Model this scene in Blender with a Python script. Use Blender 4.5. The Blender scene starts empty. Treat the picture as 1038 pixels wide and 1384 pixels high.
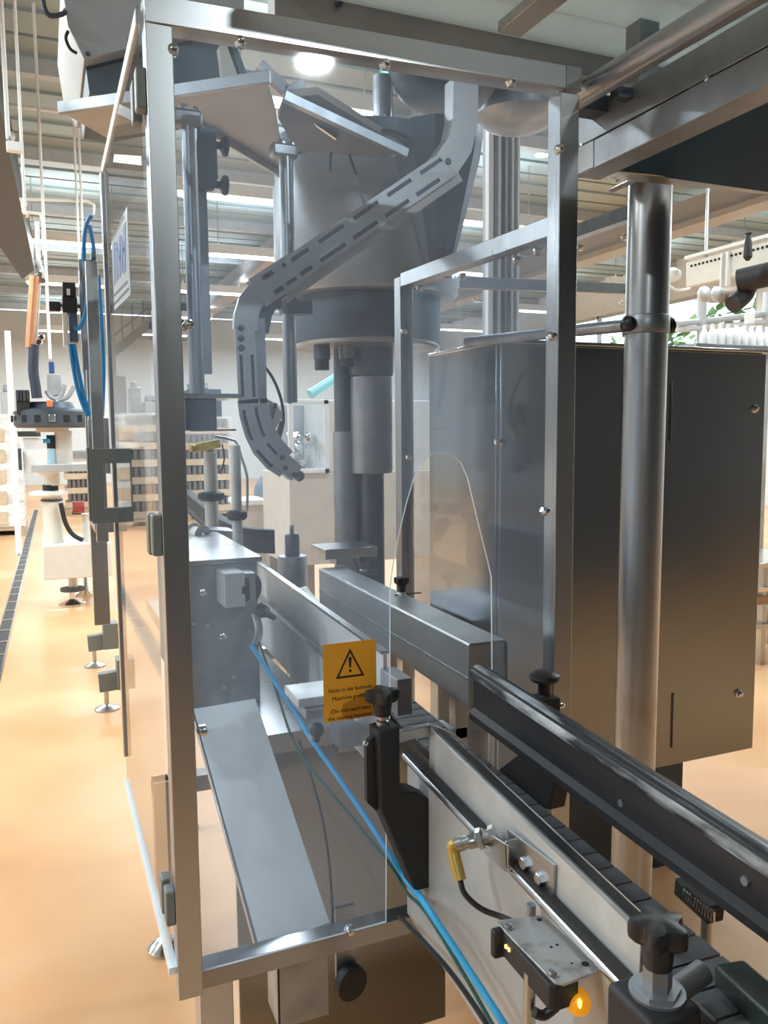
import bpy, math, random
from mathutils import Vector, Matrix
random.seed(7)
PI = math.pi
SC = bpy.context.scene
COL = SC.collection

# ------------------------------------------------------------------ camera
FPX, YAW, PITCH, ROLL = 1100.0, math.radians(22.6), math.radians(5.55), math.radians(0.5)
EYE = Vector((0, 0, 1.6))
_R = Vector((math.cos(YAW), -math.sin(YAW), 0))
_F0 = Vector((math.sin(YAW), math.cos(YAW), 0))
FWD = _F0 * math.cos(PITCH) - Vector((0, 0, 1)) * math.sin(PITCH)
_U = _F0 * math.sin(PITCH) + Vector((0, 0, 1)) * math.cos(PITCH)
RGT = _R * math.cos(ROLL) - _U * math.sin(ROLL)
UPV = _U * math.cos(ROLL) + _R * math.sin(ROLL)
cam = bpy.data.cameras.new('camera')
cam.sensor_fit = 'HORIZONTAL'; cam.sensor_width = 36.0
cam.lens = FPX * 36.0 / 1038.0
cam.clip_start = 0.02; cam.clip_end = 200
co = bpy.data.objects.new('camera', cam); COL.objects.link(co)
m = Matrix((RGT, UPV, -FWD)).transposed().to_4x4(); m.translation = EYE
co.matrix_world = m
SC.camera = co

# ------------------------------------------------------------------ world, exposure
w = bpy.data.worlds.new('World'); SC.world = w; w.use_nodes = True
bg = w.node_tree.nodes['Background']
bg.inputs[0].default_value = (0.80, 0.90, 1.0, 1); bg.inputs[1].default_value = 3.0
vs = SC.view_settings
vs.view_transform = 'Standard'; vs.look = 'None'; vs.gamma = 1.0; vs.use_curve_mapping = False
vs.exposure = 0.0
LAMP_W = 100.0
UP_SHARE = 0.28
HIGHBAY_W = 175.0
try:
    SC.cycles.transparent_max_bounces = 24
    SC.cycles.max_bounces = 8
    SC.cycles.use_denoising = True
    SC.cycles.sample_clamp_indirect = 6.0
except Exception:
    pass


# ------------------------------------------------------------------ measuring helpers
def P(x, y, X=None, Y=None, Z=None):
    """A point of the photograph (1038 x 1384) taken back to the plane X=, Y= or Z= of the hall."""
    d = FWD + RGT * ((x - 519) / FPX) + UPV * ((692 - y) / FPX)
    if X is not None: t = (X - EYE.x) / d.x
    elif Y is not None: t = (Y - EYE.y) / d.y
    else: t = (Z - EYE.z) / d.z
    return EYE + d * t


def mpp(p):
    """metres per photograph pixel at point p"""
    return (Vector(p) - EYE).dot(FWD) / FPX


# ------------------------------------------------------------------ materials
def _nodes(name):
    mt = bpy.data.materials.new(name); mt.use_nodes = True
    nt = mt.node_tree
    return mt, nt, nt.nodes['Principled BSDF']


def mat(name, col, metal=0.0, rough=0.5, var=0.0, scale=(8, 8, 8), detail=4.0, col2=None, thr=None, bump=0.0, rvar=0.0, spec=None, coat=0.0):
    mt, nt, b = _nodes(name)
    b.inputs['Base Color'].default_value = (*col, 1)
    b.inputs['Metallic'].default_value = metal
    b.inputs['Roughness'].default_value = rough
    if spec is not None: b.inputs['Specular IOR Level'].default_value = spec
    if coat: b.inputs['Coat Weight'].default_value = coat
    if var or rvar or bump or col2:
        tc = nt.nodes.new('ShaderNodeTexCoord'); mp = nt.nodes.new('ShaderNodeMapping')
        mp.inputs['Scale'].default_value = scale
        nz = nt.nodes.new('ShaderNodeTexNoise'); nz.inputs['Scale'].default_value = 1.0
        nz.inputs['Detail'].default_value = detail
        nt.links.new(tc.outputs['Object'], mp.inputs['Vector']); nt.links.new(mp.outputs[0], nz.inputs['Vector'])
        if var or col2:
            cr = nt.nodes.new('ShaderNodeValToRGB')
            c1 = col2 if col2 else tuple(max(0, c * (1 - var)) for c in col)
            c0 = col if col2 else tuple(min(1, c * (1 + var)) for c in col)
            lo, hi = thr if thr else (0.3, 0.7)
            cr.color_ramp.elements[0].position = lo; cr.color_ramp.elements[1].position = hi
            cr.color_ramp.elements[0].color = (*c0, 1); cr.color_ramp.elements[1].color = (*c1, 1)
            nt.links.new(nz.outputs[0], cr.inputs[0]); nt.links.new(cr.outputs[0], b.inputs['Base Color'])
        if rvar:
            mr = nt.nodes.new('ShaderNodeMapRange')
            mr.inputs['From Min'].default_value = 0.3; mr.inputs['From Max'].default_value = 0.7
            mr.inputs['To Min'].default_value = rough - rvar; mr.inputs['To Max'].default_value = rough + rvar
            nt.links.new(nz.outputs[0], mr.inputs['Value']); nt.links.new(mr.outputs[0], b.inputs['Roughness'])
        if bump:
            bm = nt.nodes.new('ShaderNodeBump'); bm.inputs['Strength'].default_value = bump; bm.inputs['Distance'].default_value = 0.002
            nt.links.new(nz.outputs[0], bm.inputs['Height']); nt.links.new(bm.outputs[0], b.inputs['Normal'])
    return mt


def emit(name, col, s):
    mt, nt, b = _nodes(name)
    b.inputs['Base Color'].default_value = (*col, 1)
    b.inputs['Emission Color'].default_value = (*col, 1); b.inputs['Emission Strength'].default_value = s
    return mt


def acrylic(name, haze, tint=(0.93, 0.96, 1.0), rough=0.04, hcol=(0.62, 0.72, 0.84)):
    """dusty clear sheet: see-through, with a thin pale film and a mirror-like skin"""
    mt = bpy.data.materials.new(name); mt.use_nodes = True
    nt = mt.node_tree; nt.nodes.clear(); N = nt.nodes.new
    out = N('ShaderNodeOutputMaterial'); tr = N('ShaderNodeBsdfTransparent'); tr.inputs[0].default_value = (*tint, 1)
    df = N('ShaderNodeBsdfDiffuse'); df.inputs[0].default_value = (*hcol, 1)
    tl = N('ShaderNodeBsdfTranslucent'); tl.inputs[0].default_value = (*hcol, 1)
    dd = N('ShaderNodeMixShader'); dd.inputs[0].default_value = 0.5
    nt.links.new(df.outputs[0], dd.inputs[1]); nt.links.new(tl.outputs[0], dd.inputs[2])
    tc = N('ShaderNodeTexCoord'); nz = N('ShaderNodeTexNoise'); nz.inputs['Scale'].default_value = 5.0; nz.inputs['Detail'].default_value = 5
    nt.links.new(tc.outputs['Object'], nz.inputs['Vector'])
    mr = N('ShaderNodeMapRange'); mr.inputs['From Min'].default_value = 0.3; mr.inputs['From Max'].default_value = 0.75
    mr.inputs['To Min'].default_value = haze * 0.75; mr.inputs['To Max'].default_value = haze * 1.3
    nt.links.new(nz.outputs[0], mr.inputs['Value'])
    m1 = N('ShaderNodeMixShader'); nt.links.new(mr.outputs[0], m1.inputs[0])
    nt.links.new(tr.outputs[0], m1.inputs[1]); nt.links.new(dd.outputs[0], m1.inputs[2])
    gl = N('ShaderNodeBsdfGlossy'); gl.inputs['Roughness'].default_value = rough
    fr = N('ShaderNodeFresnel'); fr.inputs['IOR'].default_value = 1.38
    ge = N('ShaderNodeNewGeometry'); sb = N('ShaderNodeMath'); sb.operation = 'SUBTRACT'; sb.inputs[0].default_value = 1.0
    nt.links.new(ge.outputs['Backfacing'], sb.inputs[1])
    mu = N('ShaderNodeMath'); mu.operation = 'MULTIPLY'
    nt.links.new(fr.outputs[0], mu.inputs[0]); nt.links.new(sb.outputs[0], mu.inputs[1])
    m2 = N('ShaderNodeMixShader'); nt.links.new(mu.outputs[0], m2.inputs[0])
    nt.links.new(m1.outputs[0], m2.inputs[1]); nt.links.new(gl.outputs[0], m2.inputs[2])
    nt.links.new(m2.outputs[0], out.inputs['Surface'])
    return mt


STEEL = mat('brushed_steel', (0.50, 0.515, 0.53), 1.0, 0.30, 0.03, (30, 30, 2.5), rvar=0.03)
STEELH = mat('brushed_steel_lengthwise', (0.50, 0.515, 0.53), 1.0, 0.30, 0.03, (2.5, 30, 40), rvar=0.03)
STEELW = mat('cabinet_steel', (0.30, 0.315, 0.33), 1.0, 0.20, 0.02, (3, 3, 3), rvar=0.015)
STEELD = mat('dull_machine_steel', (0.34, 0.36, 0.39), 0.85, 0.42, 0.18, (9, 9, 9), rvar=0.1)
STEELK = mat('dark_machine_steel', (0.085, 0.105, 0.135), 0.6, 0.45, 0.2, (7, 7, 7))
STEELR = mat('blue_grey_rod', (0.36, 0.39, 0.42), 0.9, 0.34, 0.05, (20, 20, 3), rvar=.04)
STAIN = mat('water_stained_steel', (0.45, 0.46, 0.475), 1.0, 0.33, 0, (5, 5, 3), col2=(0.36, 0.28, 0.22), thr=(0.58, 0.78), rvar=0.05)
CHROME = mat('polished_steel', (0.75, 0.76, 0.77), 1.0, 0.12)
RUSTY = mat('stained_steel_tube', (0.46, 0.43, 0.41), 0.9, 0.36, 0, (5, 5, 5), col2=(0.34, 0.22, 0.14), thr=(0.52, 0.72), rvar=0.1)
ALU = mat('scuffed_aluminium', (0.60, 0.61, 0.60), 0.35, 0.42, 0.12, (14, 14, 14), rvar=0.1)
ALUS = mat('matt_grey_side_plate', (0.50, 0.50, 0.49), 0.25, 0.45, 0.08, (9, 9, 9), rvar=0.08)
BLACK = mat('black_plastic', (0.014, 0.014, 0.016), 0.0, 0.38, spec=0.5)
BLACKM = mat('matt_black_plastic', (0.018, 0.018, 0.02), 0.0, 0.6)
GUIDE = mat('black_guide_plastic', (0.014, 0.014, 0.017), 0.0, 0.42, 0, (10, 2, 30), col2=(0.035, 0.036, 0.042), thr=(0.4, 0.8))
SCUFF = mat('scuffed_guide_edge', (0.03, 0.035, 0.045), 0.0, 0.30, 0, (14, 2.6, 14), detail=8, col2=(0.55, 0.60, 0.65), thr=(0.50, 0.58))
CHAINM = mat('chain_plate_grey', (0.14, 0.147, 0.16), 0.3, 0.42, 0.3, (20, 20, 20))
GREENB = mat('dark_green_plastic', (0.02, 0.032, 0.028), 0.0, 0.45)
BEIGE = mat('beige_paint', (0.62, 0.56, 0.49), 0.0, 0.5, 0.06)
CREAM = mat('cream_paint', (0.74, 0.72, 0.66), 0.0, 0.45, 0.05)
WHITE = mat('white_plastic', (0.82, 0.83, 0.83), 0.0, 0.4)
GREYP = mat('grey_paint', (0.42, 0.44, 0.46), 0.0, 0.5, 0.08)
HANDLE = mat('grey_green_handle_plastic', (0.17, 0.19, 0.18), 0.0, 0.5)
BLUE = mat('blue_air_hose', (0.02, 0.23, 0.55), 0.0, 0.35)
BLUEL = mat('bright_blue_air_hose', (0.03, 0.38, 0.72), 0.0, 0.4)
GREEN = mat('dark_green_hose', (0.02, 0.09, 0.07), 0.0, 0.45)
TEAL = mat('pale_teal_hose', (0.28, 0.58, 0.62), 0.0, 0.35)
COPPER = mat('copper_cladding', (0.62, 0.30, 0.17), 0.7, 0.4, 0.1)
RED = mat('dark_red_paint', (0.33, 0.05, 0.05), 0.0, 0.45)
ORANGE = mat('orange_plastic', (0.9, 0.22, 0.06), 0.0, 0.5)
GOLD = mat('amber_connector', (0.58, 0.40, 0.10), 0.3, 0.35, 0.2)
YELLOW = mat('yellow_plastic', (0.70, 0.55, 0.06), 0.0, 0.4, 0.2, (40, 40, 40))
SIGNY = mat('warning_yellow', (0.74, 0.33, 0.018), 0.0, 0.5)
INK = mat('black_ink', (0.012, 0.010, 0.008), 0.0, 0.5)
BLUEINK = mat('blue_ink', (0.03, 0.10, 0.32), 0.0, 0.5)
CARD = mat('tan_cardboard', (0.60, 0.49, 0.36), 0.0, 0.7, 0.1)
WRAP = mat('stretch_wrap', (0.72, 0.73, 0.74), 0.0, 0.25, 0.3, (3, 3, 14), bump=0.6, rvar=0.1)
CANDK = mat('dark_can_gap', (0.20, 0.19, 0.19), 0.2, 0.4)
WOOD = mat('pallet_wood', (0.48, 0.36, 0.25), 0.0, 0.7, 0.15)
CEILM = mat('ceiling_panel_grey', (0.28, 0.34, 0.35), 0.0, 0.55, 0.05, (0.3, 4, 4))
CEILD = mat('ceiling_joint_dark', (0.16, 0.17, 0.18), 0.0, 0.7)
WALLM = mat('hall_wall_paint', (0.66, 0.69, 0.70), 0.0, 0.6, 0.04)
DECK = mat('translucent_deck', (0.82, 0.84, 0.83), 0.2, 0.38, 0.18, (3, 3, 3), detail=6, rvar=0.1)
DECKD = mat('brown_grey_lip', (0.36, 0.34, 0.33), 0.3, 0.45, 0.12)
NAVY = mat('dark_blue_sheet', (0.008, 0.042, 0.085), 0.0, 0.6, 0.2, spec=0.1)
CLEAR = acrylic('front_acrylic', 0.095)
CLEARD = acrylic('door_acrylic', 0.035)
CLEARS = acrylic('side_acrylic', 0.05)
EDGE = mat('frosted_lit_edge', (0.80, 0.83, 0.85), 0.0, 0.5)  # frosted cut; its white also stands in for light piped along the sheet
AMBER = emit('amber_lamp', (1.0, 0.72, 0.10), 4.0)
AMBERC = emit('amber_lens', (0.85, 0.33, 0.01), 0.45)
LED = emit('amber_led', (1.0, 0.62, 0.12), 5.0)
TUBE = emit('lamp_tube', (1.0, 0.99, 0.95), 9.0)
GLASS = acrylic('window_glass', 0.02, (0.95, 0.98, 0.97), 0.02)
LEAF = mat('tree_leaves', (0.16, 0.26, 0.07), 0.0, 0.6, 0.5, (3, 3, 3))
TRUNK = mat('tree_bark', (0.12, 0.08, 0.05), 0.0, 0.8)

fm, fnt, fb = _nodes('orange_epoxy_floor')
tc = fnt.nodes.new('ShaderNodeTexCoord')
nz = fnt.nodes.new('ShaderNodeTexNoise'); nz.inputs['Scale'].default_value = 0.9; nz.inputs['Detail'].default_value = 6
fnt.links.new(tc.outputs['Object'], nz.inputs['Vector'])
cr = fnt.nodes.new('ShaderNodeValToRGB')
cr.color_ramp.elements[0].position = 0.35; cr.color_ramp.elements[0].color = (0.58, 0.29, 0.13, 1)
cr.color_ramp.elements[1].position = 0.70; cr.color_ramp.elements[1].color = (0.70, 0.42, 0.22, 1)
fnt.links.new(nz.outputs[0], cr.inputs[0]); fnt.links.new(cr.outputs[0], fb.inputs['Base Color'])
mr = fnt.nodes.new('ShaderNodeMapRange'); mr.inputs['To Min'].default_value = 0.22; mr.inputs['To Max'].default_value = 0.48
fnt.links.new(nz.outputs[0], mr.inputs['Value']); fnt.links.new(mr.outputs[0], fb.inputs['Roughness'])
FLOOR = fm


# ------------------------------------------------------------------ mesh builder
def frame_of(d):
    d = Vector(d).normalized()
    a = Vector((0, 0, 1)) if abs(d.z) < 0.9 else Vector((1, 0, 0))
    u = d.cross(a).normalized()
    return u, d.cross(u).normalized(), d


class MB:
    def __init__(s): s.v = []; s.f = []; s.mi = []; s.cur = 0

    def add(s, vs_, fs):
        o = len(s.v); s.v += [tuple(v) for v in vs_]
        for f in fs: s.f.append(tuple(i + o for i in f)); s.mi.append(s.cur)
        return s

    def box(s, lo, hi, M=None):
        x0, y0, z0 = lo; x1, y1, z1 = hi
        v = [(x0, y0, z0), (x1, y0, z0), (x1, y1, z0), (x0, y1, z0), (x0, y0, z1), (x1, y0, z1), (x1, y1, z1), (x0, y1, z1)]
        if M is not None: v = [M @ Vector(p) for p in v]
        return s.add(v, [(0, 3, 2, 1), (4, 5, 6, 7), (0, 1, 5, 4), (1, 2, 6, 5), (2, 3, 7, 6), (3, 0, 4, 7)])

    def cbox(s, c, size, M=None):
        h = [k / 2 for k in size]
        return s.box([c[i] - h[i] for i in range(3)], [c[i] + h[i] for i in range(3)], M)

    def bar(s, p0, p1, a, b, up=(0, 0, 1)):
        """rectangular bar from p0 to p1: a wide, b tall"""
        p0, p1 = Vector(p0), Vector(p1); d = (p1 - p0).normalized()
        u = d.cross(Vector(up)).normalized(); v = u.cross(d)
        q = [p + u * (sx * a / 2) + v * (sy * b / 2) for p in (p0, p1) for sx, sy in ((-1, -1), (1, -1), (1, 1), (-1, 1))]
        return s.add(q, [(3, 2, 1, 0), (4, 5, 6, 7), (0, 1, 5, 4), (1, 2, 6, 5), (2, 3, 7, 6), (3, 0, 4, 7)])

    def rings(s, rows, cap=True):
        n = len(rows[0]); o = len(s.v)
        s.v += [tuple(p) for r in rows for p in r]
        for i in range(len(rows) - 1):
            for k in range(n):
                a, b = o + i * n + k, o + i * n + (k + 1) % n
                s.f.append((a, b, b + n, a + n)); s.mi.append(s.cur)
        if cap:
            s.f.append(tuple(o + k for k in reversed(range(n)))); s.mi.append(s.cur)
            s.f.append(tuple(o + (len(rows) - 1) * n + k for k in range(n))); s.mi.append(s.cur)
        return s

    def cyl(s, p0, p1, r0, r1=None, n=20):
        r1 = r0 if r1 is None else r1
        p0, p1 = Vector(p0), Vector(p1); u, v, _ = frame_of(p1 - p0)
        mk = lambda p, r: [p + (u * math.cos(2 * PI * k / n) + v * math.sin(2 * PI * k / n)) * r for k in range(n)]
        return s.rings([mk(p0, r0), mk(p1, r1)])

    def lathe(s, c, prof, axis=(0, 0, 1), n=28):
        c = Vector(c); u, v, d = frame_of(axis)
        return s.rings([[c + d * z + (u * math.cos(2 * PI * k / n) + v * math.sin(2 * PI * k / n)) * max(r, 1e-5) for k in range(n)] for r, z in prof])

    def tube(s, pts, r, n=10, sm=6):
        pts = [Vector(p) for p in pts]
        if sm and len(pts) > 2:
            q = []
            for i in range(len(pts) - 1):
                a, b, c, d = pts[max(i - 1, 0)], pts[i], pts[i + 1], pts[min(i + 2, len(pts) - 1)]
                for k in range(sm):
                    t = k / sm
                    q.append(0.5 * ((2 * b) + (c - a) * t + (2 * a - 5 * b + 4 * c - d) * t * t + (3 * b - a - 3 * c + d) * t ** 3))
            pts = q + [pts[-1]]
        rows = []; u = None
        for i, p in enumerate(pts):
            d = (pts[min(i + 1, len(pts) - 1)] - pts[max(i - 1, 0)]).normalized()
            if u is None: u = frame_of(d)[0]
            u = (u - d * u.dot(d)).normalized(); v = d.cross(u)
            rows.append([p + (u * math.cos(2 * PI * k / n) + v * math.sin(2 * PI * k / n)) * r for k in range(n)])
        return s.rings(rows)

    def prism(s, poly, vec):
        a = [Vector(p) for p in poly]; b = [p + Vector(vec) for p in a]
        return s.rings([a, b])

    def dome(s, p, d, r, h, n=14):
        """hexagon nut with a domed cap standing on p along d"""
        s.lathe(p, [(r, 0), (r, h * 0.35)], d, 6)
        return s.lathe(p, [(r * 0.9, h * 0.3), (r * 0.88, h * 0.6), (r * 0.62, h * 0.88), (r * 0.2, h)], d, n)

    def hexbolt(s, p, d, r, h): return s.lathe(p, [(r, 0), (r, h * 0.8), (r * 0.85, h)], d, 6)

    def mesh(s, name, mats, smooth=35):
        me = bpy.data.meshes.new(name); me.from_pydata(s.v, [], s.f)
        for mm in (mats if isinstance(mats, (list, tuple)) else [mats]): me.materials.append(mm)
        if any(s.mi): me.polygons.foreach_set('material_index', s.mi)
        me.update()
        if smooth:
            me.polygons.foreach_set('use_smooth', [True] * len(me.polygons))
            me.set_sharp_from_angle(angle=math.radians(smooth))
        return me

    def obj(s, name, mats, parent=None, bevel=0.0, smooth=35):
        o = bpy.data.objects.new(name, s.mesh(name, mats, smooth)); COL.objects.link(o)
        adopt(o, parent)
        if bevel:
            b = o.modifiers.new('bevel', 'BEVEL'); b.width = bevel; b.segments = 2; b.limit_method = 'ANGLE'; b.angle_limit = math.radians(40)
        return o


def adopt(o, parent):
    if parent is not None:
        o.parent = parent
        if parent.parent is None and parent.type == 'EMPTY':
            o.matrix_parent_inverse = Matrix.Translation(-parent.location)


def thing(name, label, cat, loc, group=None):
    o = bpy.data.objects.new(name, None); COL.objects.link(o)
    o.empty_display_size = 0.05; o.location = loc
    o['label'] = label; o['category'] = cat
    if group: o['group'] = group
    return o


def tag(o, label, cat, group=None):
    o['label'] = label; o['category'] = cat
    if group: o['group'] = group
    return o


def struct(o):
    o['kind'] = 'structure'; return o


def share(me, name, loc, parent):
    o = bpy.data.objects.new(name, me); COL.objects.link(o); adopt(o, parent); o.location = loc
    return o


NUT = MB().dome((0, 0, 0), (0, -1, 0), 0.0095, 0.017).mesh('dome_nut', CHROME)
NUTX = MB().dome((0, 0, 0), (-1, 0, 0), 0.009, 0.016).mesh('dome_nut_side', CHROME)


def rod(top, bot, Y, rpx, n=18):
    """vertical round bar between two photo heights at depth Y: returns (MB, x, z0, z1, r)"""
    a, b = P(*top, Y=Y), P(*bot, Y=Y); x = (a.x + b.x) / 2; r = rpx * mpp(a)
    return MB().cyl((x, Y, b.z), (x, Y, a.z), r, n=n), x, b.z, a.z, r


def star_knob(root, p, R, H, mats=BLACK, lobes=5, stem=None, rot=0.0, hub=0.0):
    """lobed plastic knob: head on a hub, standing on p; stem = (radius, length) below"""
    n = lobes * 10
    prof = [(0.80, 0.0), (0.97, 0.10), (1.0, 0.22), (1.0, 0.40), (0.93, 0.50), (0.45, 0.56)]
    rows = []
    hub = hub or H * 0.5
    for s_, z in prof:
        rows.append([(p[0] + R * s_ * (0.83 + 0.17 * math.cos(lobes * (2 * PI * k / n) + rot)) * math.cos(2 * PI * k / n),
                      p[1] + R * s_ * (0.83 + 0.17 * math.cos(lobes * (2 * PI * k / n) + rot)) * math.sin(2 * PI * k / n),
                      p[2] + hub + z * (H - hub) * 1.8) for k in range(n)])
    b = MB().rings(rows)
    b.lathe(p, [(R * 0.46, 0), (R * 0.50, hub * 0.5), (R * 0.56, hub * 1.08)], n=24)
    k = b.obj('star_knob' if stem else 'star_head', mats, root)
    if stem:
        MB().lathe((p[0], p[1], p[2] - stem[1]), [(stem[0] * 1.5, 0), (stem[0] * 1.5, stem[1] * 0.25), (stem[0], stem[1] * 0.3), (stem[0], stem[1] + 0.004)], n=20).obj('stem', STEEL, root)
    return k


# ================================================================== the hall
HX0, HX1, HY0, HY1, HZ = -9.0, 14.0, -14.0, 29.0, 5.6
struct(MB().box((HX0 - .2, HY0 - .2, -0.12), (HX1 + .2, HY1 + .2, 0)).obj('floor', FLOOR, smooth=0))
struct(MB().box((HX0 - .2, HY1, 0), (HX1 + .2, HY1 + .2, HZ)).obj('wall_back', WALLM, smooth=0))
struct(MB().box((HX0 - .2, HY0 - .2, 0), (HX0, HY1, HZ)).obj('wall_left', WALLM, smooth=0))
struct(MB().box((HX0, HY0 - .2, 0), (HX1, HY0, HZ)).obj('wall_front', mat('dark_front_wall', (.10, .11, .12), 0, .7), smooth=0))
struct(MB().box((-3.5, -2.7, 0), (7.0, -2.5, 2.7)).obj('wall_light_block', mat('dark_light_block', (.07, .075, .08), 0, .7), smooth=0))  # unseen wall added to dim eye-level reflections and shade the near floor
wr = MB()
wins = [(5.5, 8.7), (9.3, 12.5), (13.1, 16.3), (16.9, 20.1), (20.7, 23.9)]
wr.box((HX1, HY0, 0), (HX1 + .2, HY1, 1.7)); wr.box((HX1, HY0, 4.7), (HX1 + .2, HY1, HZ))
ys = [HY0] + [k for a in wins for k in a] + [HY1]
for a, b in zip(ys[0::2], ys[1::2]): wr.box((HX1, a, 1.7), (HX1 + .2, b, 4.7))
struct(wr.obj('wall_right', WALLM, smooth=0))
for i, (a, b) in enumerate(wins):
    f = MB(); t = .07
    for lo, hi in (((a, 1.7), (a + t, 4.7)), ((b - t, 1.7), (b, 4.7)), ((a, 1.7), (b, 1.7 + t)), ((a, 4.7 - t), (b, 4.7)), (((a + b) / 2 - .04, 1.7), ((a + b) / 2 + .04, 4.7)), ((a, 3.5), (b, 3.58))):
        f.box((HX1 + .04, lo[0], lo[1]), (HX1 + .14, hi[0], hi[1]))
    wn = struct(f.obj('window_%d' % (i + 1), GREYP, smooth=0))
    MB().box((HX1 + .085, a + t, 1.7 + t), (HX1 + .095, b - t, 4.7 - t)).obj('pane', GLASS, wn, smooth=0)
# ceiling: sheets running along X with recessed joints, purlins below every third joint
ceil = struct(MB().box((HX0 - .2, HY0 - .2, HZ + .06), (HX1 + .2, HY1 + .2, HZ + .16)).obj('ceiling', CEILD, smooth=0))
pm = MB().box((HX0, 0.03, 0), (HX1, 0.93, .06))
pm.box((HX0, 0.40, -.035), (HX1, 0.56, .0))
pme = pm.mesh('ceiling_panel', CEILM, 0)
y = HY0 + .01; k = 0
pur = MB().box((HX0, -.07, -.20), (HX1, .07, .0)).mesh('purlin', GREYP, 0)
while y < HY1 - 1:
    share(pme, 'ceiling_panel', (0, y, HZ), ceil)
    if k % 3 == 0: share(pur, 'purlin', (0, y + .48, HZ), ceil)
    y += 0.97; k += 1
bmz = 4.95
for i, x in enumerate((4.4, 10.2)):
    b = MB().box((x - .10, HY0, bmz + .1), (x + .10, HY1, HZ - .16)); b.box((x - .22, HY0, bmz), (x + .22, HY1, bmz + .1))
    struct(b.obj('trim_%d' % (i + 1), mat('roof_beam_paint_%d' % i, (0.36, 0.34, 0.33), 0, .6), smooth=0))

# drain channel on the floor, left
dr0, dr1 = P(0, 877, Z=0), P(62, 636, Z=0)
d0 = Vector((-.372, 6.68, 0)); d1 = Vector((-.225, 17.8, 0)); dd = (d1 - d0).normalized()
ds, de = d0 - dd * 9.0, d0 + dd * 12.5
b = MB().bar(ds + Vector((0, 0, .001)), de + Vector((0, 0, .001)), .085, .002)
dt = struct(b.obj('trim_3', mat('drain_gap', (0.02, 0.02, 0.022), 0, .5), smooth=0))
b = MB()
side = Vector((dd.y, -dd.x, 0))
for sg in (-1, 1): b.bar(ds + side * (.048 * sg) + Vector((0, 0, .003)), de + side * (.048 * sg) + Vector((0, 0, .003)), .014, .006)
b.obj('drain_rim', CHROME, dt)
gb = MB().bar(-side * .042, side * .042, .03, .006).mesh('grate_bar', CHROME, 0)
for i in range(52): share(gb, 'grate_bar', ds + dd * (.2 + i * .41) + Vector((0, 0, .003)), dt)

# luminaires
places = ([(x, yy) for yy in (4.4, 7.6, 10.8) for x in (-5.5, -2.4, 2.4, 6.3, 11.8)] + [(-4.2, 1.4), (6.3, 1.4)]
          + [(x, yy) for yy in (14.2, 18.0, 22.0, 26.0) for x in (-5.0, 0.6, 3.5, 7.4, 11.8)])
LZ = HZ - 0.75
ORD = ['first', 'second', 'third', 'fourth', 'fifth', 'sixth', 'seventh', 'eighth', 'ninth']
for i, (x, yy) in enumerate(places):
    rows_y = sorted(set(q[1] for q in places if q[1] > 0)); rowx = sorted(q[0] for q in places if q[1] == yy)
    lab = 'white batten lamp under the ceiling, %s row, %s lamp from the left' % (ORD[rows_y.index(yy)], ORD[rowx.index(x)])
    r = thing('ceiling_light', lab, 'lamp', (x, yy, LZ - .20), 'batten lamps across the hall ceiling')
    MB().box((x - .78, yy - .11, LZ - .20), (x + .78, yy + .11, LZ - .05)).obj('housing', WHITE, r, bevel=.01)
    MB().box((x - .75, yy - .09, LZ - .225), (x + .75, yy + .09, LZ - .195)).obj('diffuser', TUBE, r, smooth=0)
    ld = bpy.data.lights.new('batten_light', 'AREA'); ld.shape = 'RECTANGLE'; ld.size = 1.5; ld.size_y = .2
    ld.energy = LAMP_W * (1.5 if -4.5 < x < -2 and yy < 9 else 1.0); ld.color = (0.86, 0.97, 1.0)
    lo = bpy.data.objects.new('batten_light', ld); COL.objects.link(lo); adopt(lo, r); lo.location = (x, yy, LZ - .235)
    lu = bpy.data.lights.new('fill_uplight', 'AREA'); lu.shape = 'RECTANGLE'; lu.size = 1.5; lu.size_y = .2  # added upward light, offsets the orange floor bounce on the ceiling
    lu.energy = LAMP_W * UP_SHARE; lu.color = ld.color
    lo = bpy.data.objects.new('fill_uplight', lu); COL.objects.link(lo); adopt(lo, r); lo.location = (x, yy, LZ - .03); lo.rotation_euler = (PI, 0, 0)
    for dx in (-.6, .6): MB().cyl((x + dx, yy, LZ - .05), (x + dx, yy, HZ), .008, n=6).obj('hanger', STEEL, r)

for lab, (x, yy, e_) in (('round high-bay lamp behind the viewpoint, over the conveyor end', (2.17, -3.98, HIGHBAY_W)), ('round high-bay lamp behind the viewpoint, over the left aisle', (-3.6, -5.5, HIGHBAY_W)), ('round high-bay lamp far behind the viewpoint', (5.5, -9.0, HIGHBAY_W))):
    r = thing('high_bay_lamp', lab, 'lamp', (x, yy, LZ - .2), 'high-bay lamps')
    MB().lathe((x, yy, LZ - .24), [(.15, 0), (.145, .06), (.08, .20), (.05, .24)], n=28).obj('shade', WHITE, r)
    MB().lathe((x, yy, LZ - .245), [(.135, 0), (.135, .008)], n=28).obj('diffuser', TUBE, r)
    MB().cyl((x, yy, LZ), (x, yy, HZ), .01, n=8).obj('cord', STEEL, r)
    ld = bpy.data.lights.new('high_bay_light', 'AREA'); ld.shape = 'DISK'; ld.size = .26; ld.energy = e_; ld.color = (0.86, 0.97, 1.0)
    lo = bpy.data.objects.new('high_bay_light', ld); COL.objects.link(lo); adopt(lo, r); lo.location = (x, yy, LZ - .25)

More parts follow.
